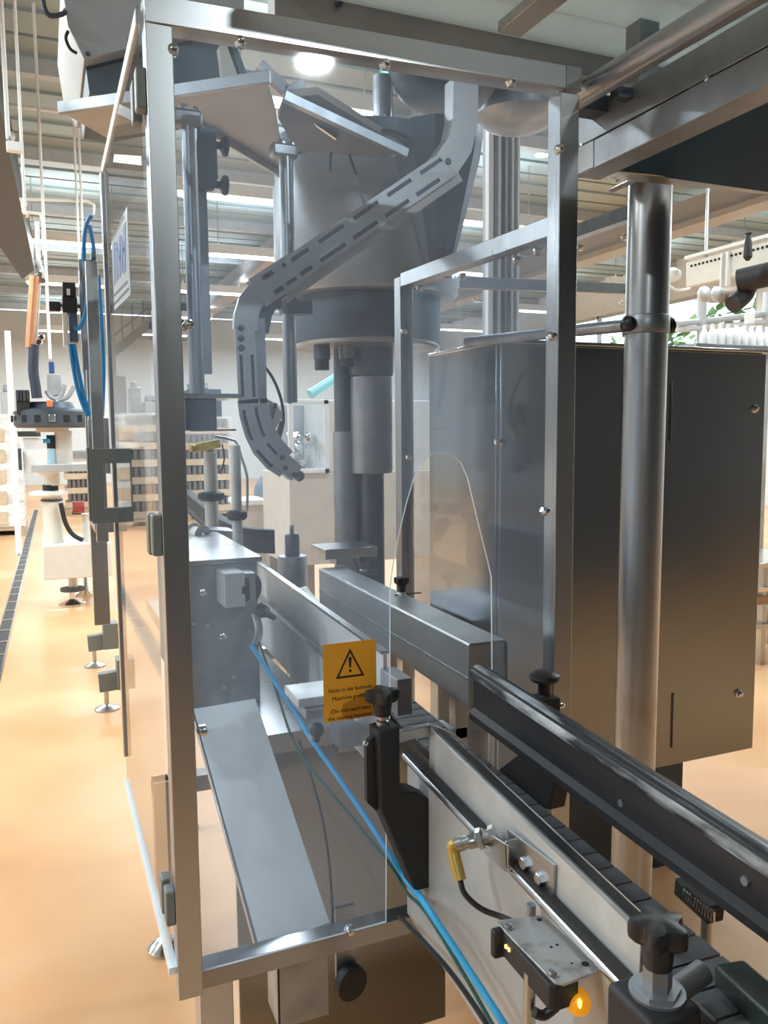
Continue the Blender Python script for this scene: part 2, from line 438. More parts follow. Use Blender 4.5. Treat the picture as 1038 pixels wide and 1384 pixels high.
# trees outside the right-hand windows
for i, (ty, th, kind) in enumerate(((8, 6.5, 'broad leafy tree outside the hall window, nearest the camera'), (12.5, 5.2, 'low leafy tree outside the hall window, second along'), (17, 6.8, 'tall leafy tree outside the hall window, third along'), (21.5, 5.6, 'leafy tree outside the hall window, last in the row'))):
    tx = HX1 + 4.5
    t = thing('tree', kind, 'tree', (tx, ty, -.1), 'trees outside the windows')
    MB().lathe((tx, ty, -.1), [(.22, 0), (.16, 1.5), (.12, th * .7)], n=10).obj('trunk', TRUNK, t)
    b = MB(); rnd = random.Random(i)
    for q in range(420):
        a = rnd.random() * 2 * PI; h = rnd.random(); rr = 2.3 * math.sin(PI * min(1, .15 + h * .85)) * math.sqrt(rnd.random())
        c = Vector((tx + rr * math.cos(a), ty + rr * math.sin(a), th * (.3 + .7 * h)))
        u = Vector((rnd.uniform(-1, 1), rnd.uniform(-1, 1), rnd.uniform(-1, 1))).normalized(); v = frame_of(u)[0]
        b.add([c - u * .22, c + v * .14, c + u * .22, c - v * .14], [(0, 1, 2, 3)])
    fo = b.obj('foliage', LEAF, t, smooth=0); fo['kind'] = 'stuff'
struct(MB().box((HX1 + .2, -10, -.3), (HX1 + 30, 40, -.1)).obj('ground', mat('lawn', (.10, .17, .05), 0, .9), smooth=0))


# ================================================================== guard enclosure (front frame, panes, left doors)
FY = 1.30
guard = thing('guard_enclosure', 'stainless framed guard with clear panes around the capping machine', 'machine guard', (.55, FY, .665))
MB().box((.166, FY, .665), (.206, FY + .04, 2.207)).obj('post', STEEL, guard, bevel=.0015)
MB().box((.896, FY, .665), (.937, FY + .04, 2.214)).obj('post', STEEL, guard, bevel=.0015)
b = MB(); tilt = .016 / .776
b.bar((.166, FY + .02, 2.2275), (.908, FY + .02, 2.2415), .04, .041); b.obj('top_rail', STEELH, guard, bevel=.0015)
MB().bar((.9085, FY + .02, 2.2415), (.942, FY + .02, 2.242), .04, .041).obj('rail_end_cap', STEELD, guard, bevel=.0015)
MB().box((.206, FY + .017, .663), (.896, FY + .056, .698)).obj('bottom_rail', STEELW, guard, bevel=.0015)
MB().box((.897, 2.03, .665), (.935, 2.07, 2.015)).obj('rear_post', STEEL, guard, bevel=.0015)
MB().bar((.916, FY + .04, 1.985), (.916, 2.03, 2.005), .036, .036).obj('side_rail', STEEL, guard, bevel=.0015)
MB().bar((.916, FY + .04, .69), (.916, 2.03, .69), .036, .036).obj('side_rail', STEEL, guard, bevel=.0015)
# front pane with the bottle-shaped exit opening
cut = [(527, 960), (527, 880), (527, 800), (531, 765), (540, 718), (550, 678), (559, 648), (569, 628), (582, 614), (597, 611), (612, 614), (623, 625), (632, 646), (640, 680), (650, 722), (659, 757), (664, 780), (665, 900)]
cpts = [P(x, y_, Y=FY + .012) for x, y_ in cut]
out = [(.543, .703), (.546, .95)] + [(p.x, p.z) for p in cpts] + [(.757, .95), (.757, .703)]
poly = [(.204, .700)] + out + [(.898, .700), (.898, 2.222), (.204, 2.210)]
bm_pts = [Vector((x, 0, z)) for x, z in poly]
from mathutils.geometry import tessellate_polygon
tri = tessellate_polygon([[Vector((x, z, 0)) for x, z in poly]])
pn = MB(); n = len(poly)
y0, y1 = FY + .010, FY + .015
pn.add([(x, y0, z) for x, z in poly] + [(x, y1, z) for x, z in poly], [tuple(t) for t in tri] + [tuple(k + n for k in reversed(t)) for t in tri])
pn.cur = 1
pn.add([(x, y0, z) for x, z in poly] + [(x, y1, z) for x, z in poly], [(i, (i + 1) % n, (i + 1) % n + n, i + n) for i in range(n)])
fp = pn.obj('front_pane', [CLEAR, EDGE], guard, smooth=0)
# warning sticker on the pane
sx0, sx1, sz0, sz1, sy = .4285, .5275, 1.0985, 1.2375, FY + .0095
MB().box((sx0, sy - .0006, sz0), (sx1, sy, sz1)).obj('warning_sticker', SIGNY, fp, smooth=0)


def words(txt, x, z, size, y_, parent, M=None, ink=INK, name='sticker_text', align='CENTER'):
    cu = bpy.data.curves.new(name, 'FONT'); cu.body = txt; cu.size = size; cu.align_x = align; cu.extrude = .0002
    cu.materials.append(ink)
    o = bpy.data.objects.new(name, cu); COL.objects.link(o); adopt(o, parent)
    me = bpy.data.meshes.new_from_object(o.evaluated_get(bpy.context.evaluated_depsgraph_get()))
    bpy.data.objects.remove(o)
    o = bpy.data.objects.new(name, me); COL.objects.link(o); adopt(o, parent)
    o.location = (x, y_, z); o.rotation_euler = (PI / 2, 0, 0)
    return o


scx = (sx0 + sx1) / 2
for txt, py in (('Nicht in die laufende', 935), ('Maschine greifen!', 946), ('(Do not reach into', 963), ('the running machine)', 972.5)):
    words(txt, scx, P(476, py, Y=FY).z, .0098, sy - .001, fp)
tz0, tz1 = P(476, 917, Y=FY).z, P(476, 878, Y=FY).z
tri_o = [(scx - .0265, tz0), (scx + .0265, tz0), (scx, tz1)]
cxm, czm = scx, tz0 + (tz1 - tz0) / 3
tri_i = [(cxm + (x - cxm) * .80, czm + (z - czm) * .80) for x, z in tri_o]
b = MB()
for i in range(3):
    j = (i + 1) % 3
    b.prism([(tri_o[i][0], sy - .0012, tri_o[i][1]), (tri_o[j][0], sy - .0012, tri_o[j][1]), (tri_i[j][0], sy - .0012, tri_i[j][1]), (tri_i[i][0], sy - .0012, tri_i[i][1])], (0, .0006, 0))
b.prism([(scx - .0030, sy - .0012, tz0 + .036), (scx + .0030, sy - .0012, tz0 + .036), (scx + .0016, sy - .0012, tz0 + .0175), (scx - .0016, sy - .0012, tz0 + .0175)], (0, .0006, 0))
b.cyl((scx, sy - .0012, tz0 + .0118), (scx, sy - .0006, tz0 + .0118), .0026, n=16)
b.obj('warning_triangle', INK, fp, smooth=0)
for x, y_ in ((324, 59), (519, 89), (689, 112), (806, 203), (743, 455), (735, 691), (254, 440), (273, 986), (233, 70), (471, 1255), (536, 775)):
    if (x, y_) in ((806, 203), (536, 775)): continue
    p = P(x, y_, Y=FY + .010); share(NUT, 'dome_nut', p, guard)
for x, y_ in ((754, 203),):
    share(NUT, 'dome_nut', P(x, y_, Y=FY + .010), guard)
# right side pane
sp = MB().box((.913, FY + .04, .71), (.918, 2.03, 1.97)).obj('side_pane', CLEARS, guard, smooth=0)
for x, y_ in ((570, 389), (628, 374), (702, 352), (549, 448), (730, 340), (556, 618), (677, 598)):
    p = P(x, y_, X=.912); share(NUTX, 'dome_nut', p, guard)

# left doors: two panes hinged on the front post and on the pillar behind
DX = .163
door = MB().box((DX - .005, FY + .012, .715), (DX, 2.10, 2.235)).obj('door_pane', CLEARD, guard, smooth=0)
MB().box((DX - .0065, FY + .03, 2.215), (DX + .001, 2.11, 2.237)).obj('door_edge', EDGE, door, smooth=0)
b = MB().box((DX - .010, 2.09, .79), (DX + .008, 2.125, 2.222)); b.obj('door_stile', STEEL, door, bevel=.001)
MB().box((DX - .010, FY + .012, .707), (DX + .004, 2.12, .719)).obj('door_edge', EDGE, door, smooth=0)
for z0, z1 in ((2.085, 2.145), (1.41, 1.475), (.795, .855)):
    h = MB().box((DX - .012, FY + .005, z0), (DX + .004, FY + .034, z1)); h.obj('hinge', HANDLE, door, bevel=.003)
    h = MB().box((DX - .013, FY + .050, z0 - .004), (DX + .002, FY + .080, z1 - .002)); h.obj('hinge', HANDLE, door, bevel=.003)
# grip: rectangular grip frame standing off the door
HYd = 2.02
h0, h1 = P(121, 607, Y=HYd), P(181, 705, Y=HYd)
b = MB(); gx0, gx1, gz1, gz0 = h0.x, h1.x, h0.z, h1.z; t = .034
b.box((gx0, HYd, gz0), (gx0 + t * .8, HYd + .03, gz1)); b.box((gx1 - t * .8, HYd, gz0), (gx1, HYd + .03, gz1))
b.box((gx0 + t * .8, HYd, gz1 - t), (gx1 - t * .8, HYd + .03, gz1)); b.box((gx0 + t * .8, HYd, gz0), (gx1 - t * .8, HYd + .03, gz0 + t))
b.obj('grip', HANDLE, door)
b = MB(); b.box((gx0 - .006, HYd + .012, gz0 + .004), (gx0 + .002, HYd + .05, gz1 + .004)); b.obj('grip_plate', HANDLE, door, bevel=.002)
# sticker with blue marks, and small white label, on the door
def dq(pts, thick, mt, name, x=DX - .0052):
    q = [P(a, c, X=x) for a, c in pts]
    MB().prism(q, (-thick, 0, 0)).obj(name, mt, door, smooth=0)
dq([(172, 279), (177, 398), (155, 419), (151, 326)], .0006, mat('sticker_film', (.26, .30, .36), 0, .3), 'maker_sticker')
for q in ([(168, 291), (168.6, 294), (152, 326), (151.6, 323)], [(172.5, 379), (173, 382.5), (154, 402), (154, 398.5)], [(174.5, 388), (175, 391.5), (155, 413), (155, 409.5)]):
    dq(q, .0012, INK, 'sticker_line')
for q in ([(154, 330), (156, 327), (157, 383), (155, 386)], [(157.6, 330), (159.4, 326), (160, 378), (158.4, 381)], [(161, 322), (163, 318), (163.6, 373), (161.6, 377)], [(164, 330), (166, 326), (166.6, 366), (164.8, 370)], [(167, 306), (170, 300), (170.4, 366), (167.4, 371)], [(154.5, 331), (156, 327), (163.5, 345), (163, 352)], [(163, 322), (164.5, 318), (169, 338), (168.6, 346)]):
    dq(q, .0012, BLUEINK, 'sticker_letter')
dq([(155, 208.5), (191.5, 211), (192, 223.5), (153.5, 219)], .0008, WHITE, 'white_label')
MB().box((DX - .002, 3.05, 1.22), (DX + .038, 3.09, 2.2)).obj('post', STEEL, guard, bevel=.0015)

# second guard frame beyond, right
g2 = thing('rear_guard_frame', 'dark steel guard frame beyond the round pillar with dome nuts below its rails', 'machine guard', (1.25, 1.9, 0))
ra, rb = P(783, 313, X=1.55), P(857, 287, X=1.55); rv = (ra - rb).normalized()
MB().bar(rb - rv * .06, rb + rv * ((2.262 - rb.y) / rv.y), .036, .040).obj('side_rail', STEELD, g2, bevel=.0015)
MB().box((1.534, 2.226, 1.885), (1.566, 2.258, 2.20)).obj('post', STEEL, g2, bevel=.0015)
a, c = P(618, 382, Y=3.3), P(862, 391, Y=3.3)
MB().bar((a.x, 3.3, a.z), (c.x + .05, 3.3, c.z), .036, .05).obj('cross_rail', STEELD, g2, bevel=.0015)
for x in (c.x + .05,): MB().box((x - .018, 3.282, 0), (x + .018, 3.318, a.z + .02)).obj('post', STEEL, g2, bevel=.0015)
for x, y_ in ((786, 331), (846, 317)): share(NUTX, 'dome_nut', P(x, y_ + 4, X=1.531), g2)
for x, y_ in ((838, 409), (640, 404), (750, 406)): share(NUT, 'dome_nut', P(x, y_, Y=3.285), g2)


# ================================================================== conveyor (runs towards the camera, slightly skewed)
SK = .055
def cx(off, Y): return off + SK * (Y - 1.3)
CD = Vector((SK, 1, 0)).normalized()
def run(off, Y, z): return Vector((cx(off, Y), Y, z))
conv = thing('slat_conveyor', 'grey slat-chain conveyor with aluminium side plate running out of the guard', 'conveyor', (.62, 1.3, .55))
slat = MB(); slat.box((-.037, -.0173, -.005), (.037, .0173, 0))
sm = slat.mesh('chain_slat', CHAINM, 0)
Yc = .30
while Yc < 3.0:
    o = share(sm, 'chain_slat', run(.6465, Yc, 1.040), conv); o.rotation_euler = (0, 0, -math.atan(SK)); Yc += .0381
b = MB(); b.bar(run(.640, .28, 1.024), run(.640, 3.0, 1.024), .05, .02); b.obj('chain_bed', BLACKM, conv)
# aluminium frame side, near side (below chain) and far side
r0_, r1_ = P(548, 1022, X=.588), P(836, 1326, X=.559); rdir = (r1_ - r0_).normalized(); r1_ = r1_ + rdir * .32
b = MB(); b.bar(r0_ + Vector((.006, 0, -.156)), r1_ + Vector((.006, 0, -.156)), .008, .30); sd = b.obj('side_plate', ALUS, conv, bevel=.002)
b = MB(); b.bar(run(.692, .30, .965), run(.692, 2.4, .965), .012, .07); b.obj('side_plate', STEELD, conv, bevel=.002)
# round guide bar along the near side
b = MB(); b.cyl(r0_, r1_, .0075); b.obj('round_bar', STEEL, conv)
b = MB(); b.bar(r0_ + Vector((.002, 0, .0105)), r1_ + Vector((.002, 0, .0105)), .012, .009); b.obj('bar_liner', BLACKM, conv)
# cross pieces under the conveyor and legs
for yy in (.55, 1.15, 1.9, 2.8): MB().box((cx(.592, yy), yy - .02, .80), (cx(.688, yy), yy + .02, .84)).obj('cross_bar', STEEL, conv)
for xx, yy in ((.668, .62), (.668, 2.2)):
    MB().box((xx - .02, yy - .02, .02), (xx + .02, yy + .02, .81)).obj('leg', STEEL, conv, bevel=.001)
    MB().lathe((xx, yy, 0), [(.045, 0), (.045, .006), (.02, .022), (.01, .03)]).obj('foot', CHROME, conv)
# near guide: aluminium strip plate with black liner and bright wire on top
ng = thing('near_guide_rail', 'pale aluminium guide strip with black liner beside the chain', 'guide rail', (.60, 1.0, 1.04))
ga, gb_ = P(582, 984, X=.600), P(868, 1262, X=.571)
b = MB(); b.bar((ga.x, ga.y, ga.z - .037), (gb_.x, gb_.y, gb_.z - .037), .005, .074); b.obj('strip', ALU, ng, bevel=.001)
dn = (gb_ - ga).normalized(); sdn = Vector((dn.y, -dn.x, 0)) * -1
off = Vector((.009, 0, 0))
b = MB(); b.bar(ga + off + Vector((.004, 0, -.014)), gb_ + off + Vector((.004, 0, -.012)), .016, .026); b.obj('liner', BLACK, ng, bevel=.002)
b = MB(); b.bar(ga + Vector((0, 0, -.004)), gb_ + Vector((0, 0, -.002)), .0075, .005); b.obj('edge_cap', ALU, ng)
b = MB(); b.tube([ga + Vector((.003, .02, .002)), ga + Vector((.019, -.06, .002)), ga.lerp(gb_, .3) + Vector((.021, 0, .002)), gb_ + Vector((.021, 0, .002))], .0013, 6); b.obj('wire', CHROME, ng)
b = MB(); p = P(838, 1095, X=.77)
# small splice plate with bolts and slot on the strip
def onstrip(x, y_): return P(x, y_, X=.578)
q = [onstrip(*k) for k in ((690, 1120), (754, 1168), (752, 1216), (700, 1172))]
b = MB().prism([k + Vector((-.006, 0, 0)) for k in q], (.004, 0, 0)); spl = b.obj('splice_plate', STEELH, ng)
for x, y_ in ((716, 1165), (737, 1186)): MB().hexbolt(onstrip(x, y_) + Vector((-.006, 0, 0)), (-1, 0, 0), .0085, .007).obj('hex_bolt', STEEL, spl)
# inner continuation of the near guide (inside the guard)
ig = thing('inner_side_plate', 'tall pale grey plate along the chain inside the guard, behind the warning sticker', 'guide plate', (.65, 1.9, .9))
pa, pb = P(345, 757, X=.630), P(520, 882, X=.600)
b = MB(); b.bar((pa.x, pa.y, pa.z - .13), (pb.x, pb.y, pb.z - .13), .008, .26); b.obj('plate', mat('pale_plate', (.68, .68, .66), .1, .5, .08, (8, 8, 8)), ig, bevel=.001)
b = MB(); b.bar((pa.x, pa.y, pa.z), (pb.x, pb.y, pb.z), .016, .006); b.obj('edge_cap', STEEL, ig)
b = MB(); b.bar((pa.x - .012, pa.y, pa.z - .10), (pb.x - .012, pb.y, pb.z - .10), .014, .012); b.obj('round_bar', STEEL, ig)
pq = P(537, 906, Y=1.46)
b = MB(); b.box((pb.x - .01, 1.36, pb.z - .10), (pb.x + .02, pb.y, pb.z - .03)); b.obj('end_block', STEELD, ig, bevel=.001)
# white wear tongue beside chain
tq = [P(x, y_, Z=1.10) for x, y_ in ((398, 796), (414, 792), (433, 816), (428, 820))]
tg = MB().prism(tq, (0, 0, -.006)).obj('wear_tongue', WHITE, ig)

# far guide: heavy black profile with a worn top edge
fg = thing('black_guide_rail', 'thick black plastic guide rail with white scuffed top edge right of the chain', 'guide rail', (.75, 1.0, 1.04))
f0, f1 = P(640, 900, X=.712), P(1038, 1155, X=.674)
H0, H1 = f0.z - P(640, 971, X=.712).z, f1.z - P(1038, 1259, X=.674).z
fd = (f1 - f0).normalized(); f1 = f1 + fd * .30
def prof_run(pts2, mb):
    rows = []
    for p, h in ((f0, H0), (f1, H1)):
        rows.append([p + Vector((x, 0, z * h)) for x, z in pts2])
    return mb.rings(rows)
prof_run([(-.004, -.02), (.004, 0), (.012, 0), (.024, -.02), (.024, -1), (-.008, -1), (-.010, -.93), (-.010, -.86), (0.0, -.78), (0.0, -.16), (-.006, -.10)], MB()).obj('guide_profile', GUIDE, fg)
rows = []
for k in range(25):
    t = k / 24; p = f0.lerp(f1, t)
    rows.append([p + Vector((.0075 + .0150 * math.cos(a), 0, -.0135 + .0155 * math.sin(a))) for a in [PI * (-.05 + 1.22 * j / 12) for j in range(13)]])
MB().rings(rows).obj('worn_edge', SCUFF, fg)
for x, y_ in ((842, 1085), (1010, 1190)):
    p = P(x, y_, X=.692 if x < 900 else .677); MB().lathe(p + Vector((-.002, 0, 0)), [(.006, 0), (.005, .003), (.001, .003)], (-1, 0, 0), 14).obj('screw_plug', STEELD, fg)
# support bracket of the black rail: block under it, ridged clamp and pin
b = MB(); b.bar(P(922, 1195, X=.696), P(968, 1236, X=.692), .024, .022); b.obj('clamp_block', BLACKM, fg, bevel=.002)
b = MB(); q0, q1 = P(924, 1203, X=.681), P(966, 1238, X=.678)
for k in range(11):
    p = q0.lerp(q1, (k + .5) / 11); b.cyl(p + Vector((0, 0, -.009)), p + Vector((0, 0, .004)), .0022, n=8)
b.obj('ridged_grip', CHROME, fg)
pr = P(955, 1250, X=.693); zf = 0.80
b = MB(); b.cyl((pr.x, pr.y, .91), (pr.x, pr.y, pr.z + .02), .0065); b.obj('support_pin', STEEL, fg)
MB().box((cx(.7025, pr.y), pr.y - .014, .925), (pr.x + .012, pr.y + .014, .95)).obj('support_arm', STEEL, fg, bevel=.001)
# black angled support under the black rail
q = [P(x, y_, X=.700) for x, y_ in ((664, 1048), (702, 1018), (752, 1040), (742, 1095), (716, 1088))]
MB().prism(q, (.03, 0, 0)).obj('support_bracket', BLACKM, fg, bevel=.002)


# ------------------------------------------------------------------ knobs and clamps round the conveyor
# right: round-headed knob on a black block behind the black rail
kp = P(736, 938, X=.780)
c1 = thing('rail_clamp', 'black mushroom knob on block with silver pin behind the black guide rail', 'clamp', (kp.x, kp.y, kp.z))
MB().lathe((kp.x, kp.y, kp.z), [(.0115, 0), (.0115, .016), (.013, .020), (.024, .024), (.027, .029), (.026, .035), (.016, .040), (.004, .0415)], n=32).obj('knob', BLACK, c1)
MB().box((kp.x - .020, kp.y - .02, kp.z - .06), (kp.x + .020, kp.y + .02, kp.z - .003)).obj('block', BLACKM, c1, bevel=.003)
MB().lathe((kp.x, kp.y, kp.z - .003), [(.008, 0), (.008, .006)], n=16).obj('washer', STEEL, c1)
MB().lathe((kp.x + .02, kp.y - .004, kp.z - .024), [(.005, 0), (.005, .014), (.003, .018)], (1, 0, 0), 14).obj('pin', CHROME, c1)
MB().box((kp.x - .050, kp.y - .012, kp.z - .075), (kp.x - .0, kp.y + .012, kp.z - .045)).obj('arm', BLACKM, c1)
# middle near: star knob over the black L-shaped block
kz = P(514, 962, Y=1.245); c2 = thing('guide_clamp', 'black star knob on tall black L-shaped block in front of the warning sticker', 'clamp', (kz.x, 1.235, kz.z))
kx, ky = kz.x + .004, 1.245
star_knob(c2, (kx, ky, kz.z - .006), .031, .046, lobes=4, rot=.6)
MB().lathe((kx, ky, kz.z - .026), [(.011, 0), (.011, .010), (.008, .012), (.008, .022)], n=18).obj('stem', STEEL, c2)
a, bq = P(506, 985, Y=1.235), P(536, 1075, Y=1.235); c = P(586, 1190, Y=1.235); e = P(510, 1090, Y=1.235)
L = [(a.x, a.z), (bq.x, a.z + .004), (bq.x, P(536, 1066, Y=1.235).z), (P(556, 1068, Y=1.235).x, P(556, 1066, Y=1.235).z), (c.x, P(586, 1080, Y=1.235).z), (c.x, c.z), (P(556, 1190, Y=1.235).x, c.z - .002), (e.x, e.z)]
MB().prism([(x, 1.218, z) for x, z in L], (0, .045, 0)).obj('block', BLACKM, c2, bevel=.003)
a2, b2 = P(491, 1000, Y=1.25), P(505, 1085, Y=1.25)
MB().prism([(a2.x, 1.235, a2.z), (a2.x + .016, 1.235, a2.z + .01), (a2.x + .018, 1.235, b2.z - .01), (a2.x, 1.235, b2.z + .01)], (0, .012, 0)).obj('side_cheek', BLACKM, c2)
p = P(494, 1004, Y=1.232); MB().lathe(p, [(.005, 0), (.004, .004), (.001, .005)], (0, -1, 0), 14).obj('pin', CHROME, c2)
MB().bar(P(534, 996, Y=1.24), P(580, 985, Y=1.24), .014, .018).obj('cross_bar', STEEL, c2, bevel=.001)
MB().box((c.x - .03, 1.222, P(586, 1090, Y=1.235).z - .05), (.600, 1.258, P(586, 1090, Y=1.235).z - .02)).obj('arm', BLACKM, c2)
# front: large star knob on steel stem with grey-black block
KY = .565
kb = P(889, 1305, Y=KY); c3 = thing('rail_clamp', 'large black five-lobed star knob on steel stem at the bottom of the frame', 'clamp', (kb.x, KY, kb.z))
star_knob(c3, (kb.x, KY, kb.z), .0285, .046, lobes=5, rot=-.4)
MB().lathe((kb.x, KY, kb.z - .024), [(.022, 0), (.022, .003), (.0135, .0035), (.0135, .024)], n=6).obj('hex_stem', STEELD, c3)
MB().lathe((kb.x, KY, kb.z - .027), [(.026, 0), (.026, .003)], n=32).obj('washer', STEELD, c3)
MB().box((kb.x - .034, KY - .032, kb.z - .16), (kb.x + .026, KY + .032, kb.z - .027)).obj('block', BLACKM, c3, bevel=.006)
MB().cyl((kb.x + .02, KY + .01, kb.z - .046), (kb.x + .072, KY + .016, kb.z - .036), .0115).obj('round_bar', STEELD, c3)
MB().cyl((kb.x - .01, KY - .03, kb.z - .055), (kb.x - .045, KY - .038, kb.z - .062), .007).obj('pin', STEELD, c3)
MB().box((kb.x - .01, KY - .01, kb.z - .12), (cx(.60, KY), KY + .03, kb.z - .09)).obj('arm', STEELD, c3) if kb.x < .56 else None
# dark green bar, bottom right
q0, q1 = P(985, 1318, X=.622), P(1075, 1400, X=.604)
gbm = MB().bar(q0, q1, .036, .030).obj('green_wear_bar', GREENB, conv, bevel=.004)
q0, q1 = P(950, 1265, X=.64), P(1060, 1375, X=.62)


# ------------------------------------------------------------------ sensors at the near side plate
ps = thing('proximity_sensor', 'steel threaded proximity sensor with amber elbow plug in folded bracket', 'sensor', P(640, 1140, X=.545))
# folded bracket
B = lambda x, y_, X=.560: P(x, y_, X=X)
b = MB()
q = [B(652, 1118), B(690, 1142), B(690, 1176), B(686, 1178), B(652, 1146)]
b.prism([k + Vector((-.004, 0, 0)) for k in q], (.003, 0, 0))
q2 = [B(684, 1138, .556), B(706, 1132, .580), B(706, 1168, .580), B(702, 1176, .577), B(686, 1176, .556)]
b.prism(q2, (0, .004, 0)); b.obj('bracket', STEELH, ps, bevel=.001)
s0, s1 = P(668, 1128, X=.565), P(612, 1143, X=.515)
ax = (s1 - s0).normalized(); Ln = (s1 - s0).length
MB().lathe(s0, [(.0095, 0), (.0095, Ln * .30)], ax, 20).obj('barrel', STEELD, ps)
MB().lathe(s0 + ax * Ln * .28, [(.0145, 0), (.0145, Ln * .12)], ax, 6).obj('lock_nut', STEEL, ps)
MB().lathe(s0 - ax * Ln * .02, [(.0145, 0), (.0145, Ln * .12)], ax, 6).obj('lock_nut', STEEL, ps)
MB().lathe(s0 + ax * Ln * .40, [(.010, 0), (.0115, .003), (.0115, Ln * .2), (.0095, Ln * .22), (.0095, Ln * .34), (.0108, Ln * .36), (.0108, Ln * .5)], ax, 22).obj('coupling_ring', STEEL, ps)
e0 = s1 + ax * -.006
el = [s0 + ax * Ln * .86, s1, s1 + Vector((.000, -.004, -.012)), P(622, 1190, X=.515)]
MB().tube(el, .0092, 12).obj('elbow_plug', GOLD, ps)
cab = [P(622, 1188, X=.515), P(628, 1208, X=.515), P(650, 1228, X=.53), P(680, 1240, X=.55), P(700, 1249, X=.553)]
MB().tube(cab, .0042, 10).obj('cable', BLACK, ps)

so = thing('photo_sensor', 'photoelectric sensor under a worn steel plate with glowing amber lamp', 'sensor', P(720, 1300, X=.5))
PZ = .985
pl = [P(x, y_, Z=PZ) for x, y_ in ((671, 1247), (676, 1243), (728, 1237), (736, 1240), (808, 1304), (810, 1312), (762, 1330), (750, 1328))]
pt = MB().prism(pl, (0, 0, -.003)).obj('mount_plate', mat('worn_plate', (.55, .55, .54), .7, .42, 0, (40, 40, 40), col2=(.30, .27, .24), thr=(.5, .75), rvar=.1), so, bevel=.0006)
for x, y_ in ((687, 1253), (747, 1316)):
    p = P(x, y_, Z=PZ); b = MB(); b.lathe(p, [(.0075, 0), (.0075, .0012), (.0055, .0014), (.005, .004), (.002, .005)], n=18); b.obj('screw', STEEL, pt)
for x, y_, r in ((729, 1243, .0035), (745, 1280, .002), (753, 1277, .002), (791, 1303, .0045), (773, 1302, .0014)):
    p = P(x, y_, Z=PZ); MB().cyl(p + Vector((0, 0, -.001)), p + Vector((0, 0, .0003)), r, n=16).obj('hole', INK, pt)
p = P(718, 1228, Z=PZ + .004); MB().cyl(p + Vector((0, 0, -.02)), p + Vector((0, 0, .006)), .006, n=16).obj('pin', STEELD, so)
body = [P(x, y_, Z=PZ - .003) for x, y_ in ((671, 1252), (682, 1250), (755, 1318), (783, 1324), (752, 1334), (742, 1332))]
MB().prism(body, (0, 0, -.030)).obj('housing', BLACKM, so, bevel=.002)
a = P(671, 1262, Z=PZ - .006); MB().cbox(a + Vector((.002, .0, -.012)), (.016, .012, .036)).obj('lens_hood', BLACKM, so, bevel=.003)
for x, y_ in ((683, 1270), (687, 1274), (684, 1277), (688, 1281)):
    p = P(x, y_, Z=PZ - .014) ; MB().cbox(p + Vector((-.0015, -.003, 0)), (.003, .003, .004)).obj('led_window', LED, so)
p = P(691, 1281, Z=PZ - .016); MB().cbox(p + Vector((-.002, -.004, 0)), (.0035, .002, .007)).obj('label', WHITE, so)
la = P(772, 1341, Z=PZ - .028); lb = P(789, 1365, Z=PZ - .036)
av = (lb - la).normalized()
MB().lathe(la - av * .012, [(.008, 0), (.0105, .004), (.0105, .014), (.009, .016)], av, 20).obj('lamp_collar', STEEL, so)
MB().lathe(la, [(.0105, 0), (.0135, .006), (.0145, .013), (.0122, .021), (.006, .0262), (.001, .0275)], av, 24).obj('lamp_lens', AMBERC, so)
lm = la.lerp(lb, .5) + av * .004; tocam = (EYE - lm).normalized()
MB().lathe(lm + tocam * .0125, [(.0005, -.0065), (.0022, -.003), (.0026, .003), (.0005, .0065)], UPV, 12).obj('lamp_glow', AMBER, so)
rx = P(716, 1330, Z=.95)
MB().cyl((rx.x, rx.y, .73), (rx.x, rx.y, PZ - .02), .0072, n=16).obj('stand_rod', STEEL, so)
xsd = r0_.x + (r1_.x - r0_.x) * (rx.y - r0_.y) / (r1_.y - r0_.y) + .0015
MB().box((rx.x - .01, rx.y - .01, .74), (xsd, rx.y + .01, .76)).obj('stand_arm', STEEL, so)
MB().tube([P(752, 1360, Z=.93), P(735, 1372, Z=.92), P(722, 1368, Z=.925)], .006, 10).obj('cable', BLACK, so)

# ------------------------------------------------------------------ hoses
bh = [P(340, 872, Y=1.80), P(365, 912, Y=1.75), P(400, 965, Y=1.68), P(418, 995, Y=1.60), P(446, 1035, Y=1.53), P(490, 1098, Y=1.42), P(529, 1158, Y=1.325), P(546, 1185, Y=1.29), P(562, 1206, Y=1.22), P(570, 1215, Y=1.08), P(620, 1290, Y=.97), P(672, 1370, Y=.88), P(705, 1420, Y=.84)]
tag(MB().tube(bh, .0052, 10).obj('air_hose', BLUEL), 'bright blue air hose sloping down past the warning sticker', 'hose')
gh = [P(350, 868, Y=1.82), P(372, 930, Y=1.74), P(398, 1005, Y=1.62), P(430, 1050, Y=1.53), P(480, 1110, Y=1.42), P(530, 1172, Y=1.327), P(550, 1206, Y=1.27), P(575, 1232, Y=1.10), P(620, 1305, Y=.98), P(665, 1384, Y=.89), P(690, 1430, Y=.85)]
tag(MB().tube(gh, .0030, 8).obj('thin_hose', GREEN), 'thin dark green hose running just below the blue air hose', 'hose')
bc = [P(540, 1238, Y=1.28), P(575, 1275, Y=1.15), P(610, 1315, Y=1.05), P(650, 1372, Y=.93), P(672, 1410, Y=.9)]
tag(MB().tube(bc, .0042, 8).obj('power_cable', BLACK), 'dark cable below the blue hose at the bottom of the frame', 'cable')
lc = [P(404, 1000, Y=1.70), P(418, 1040, Y=1.62), P(434, 1100, Y=1.52), P(444, 1160, Y=1.45), P(449, 1225, Y=1.38), P(450, 1262, Y=1.36)]
tag(MB().tube(lc, .0026, 8).obj('loose_cable', BLACKM), 'thin black cable hanging in a curve beside the sloping aluminium plate', 'cable')

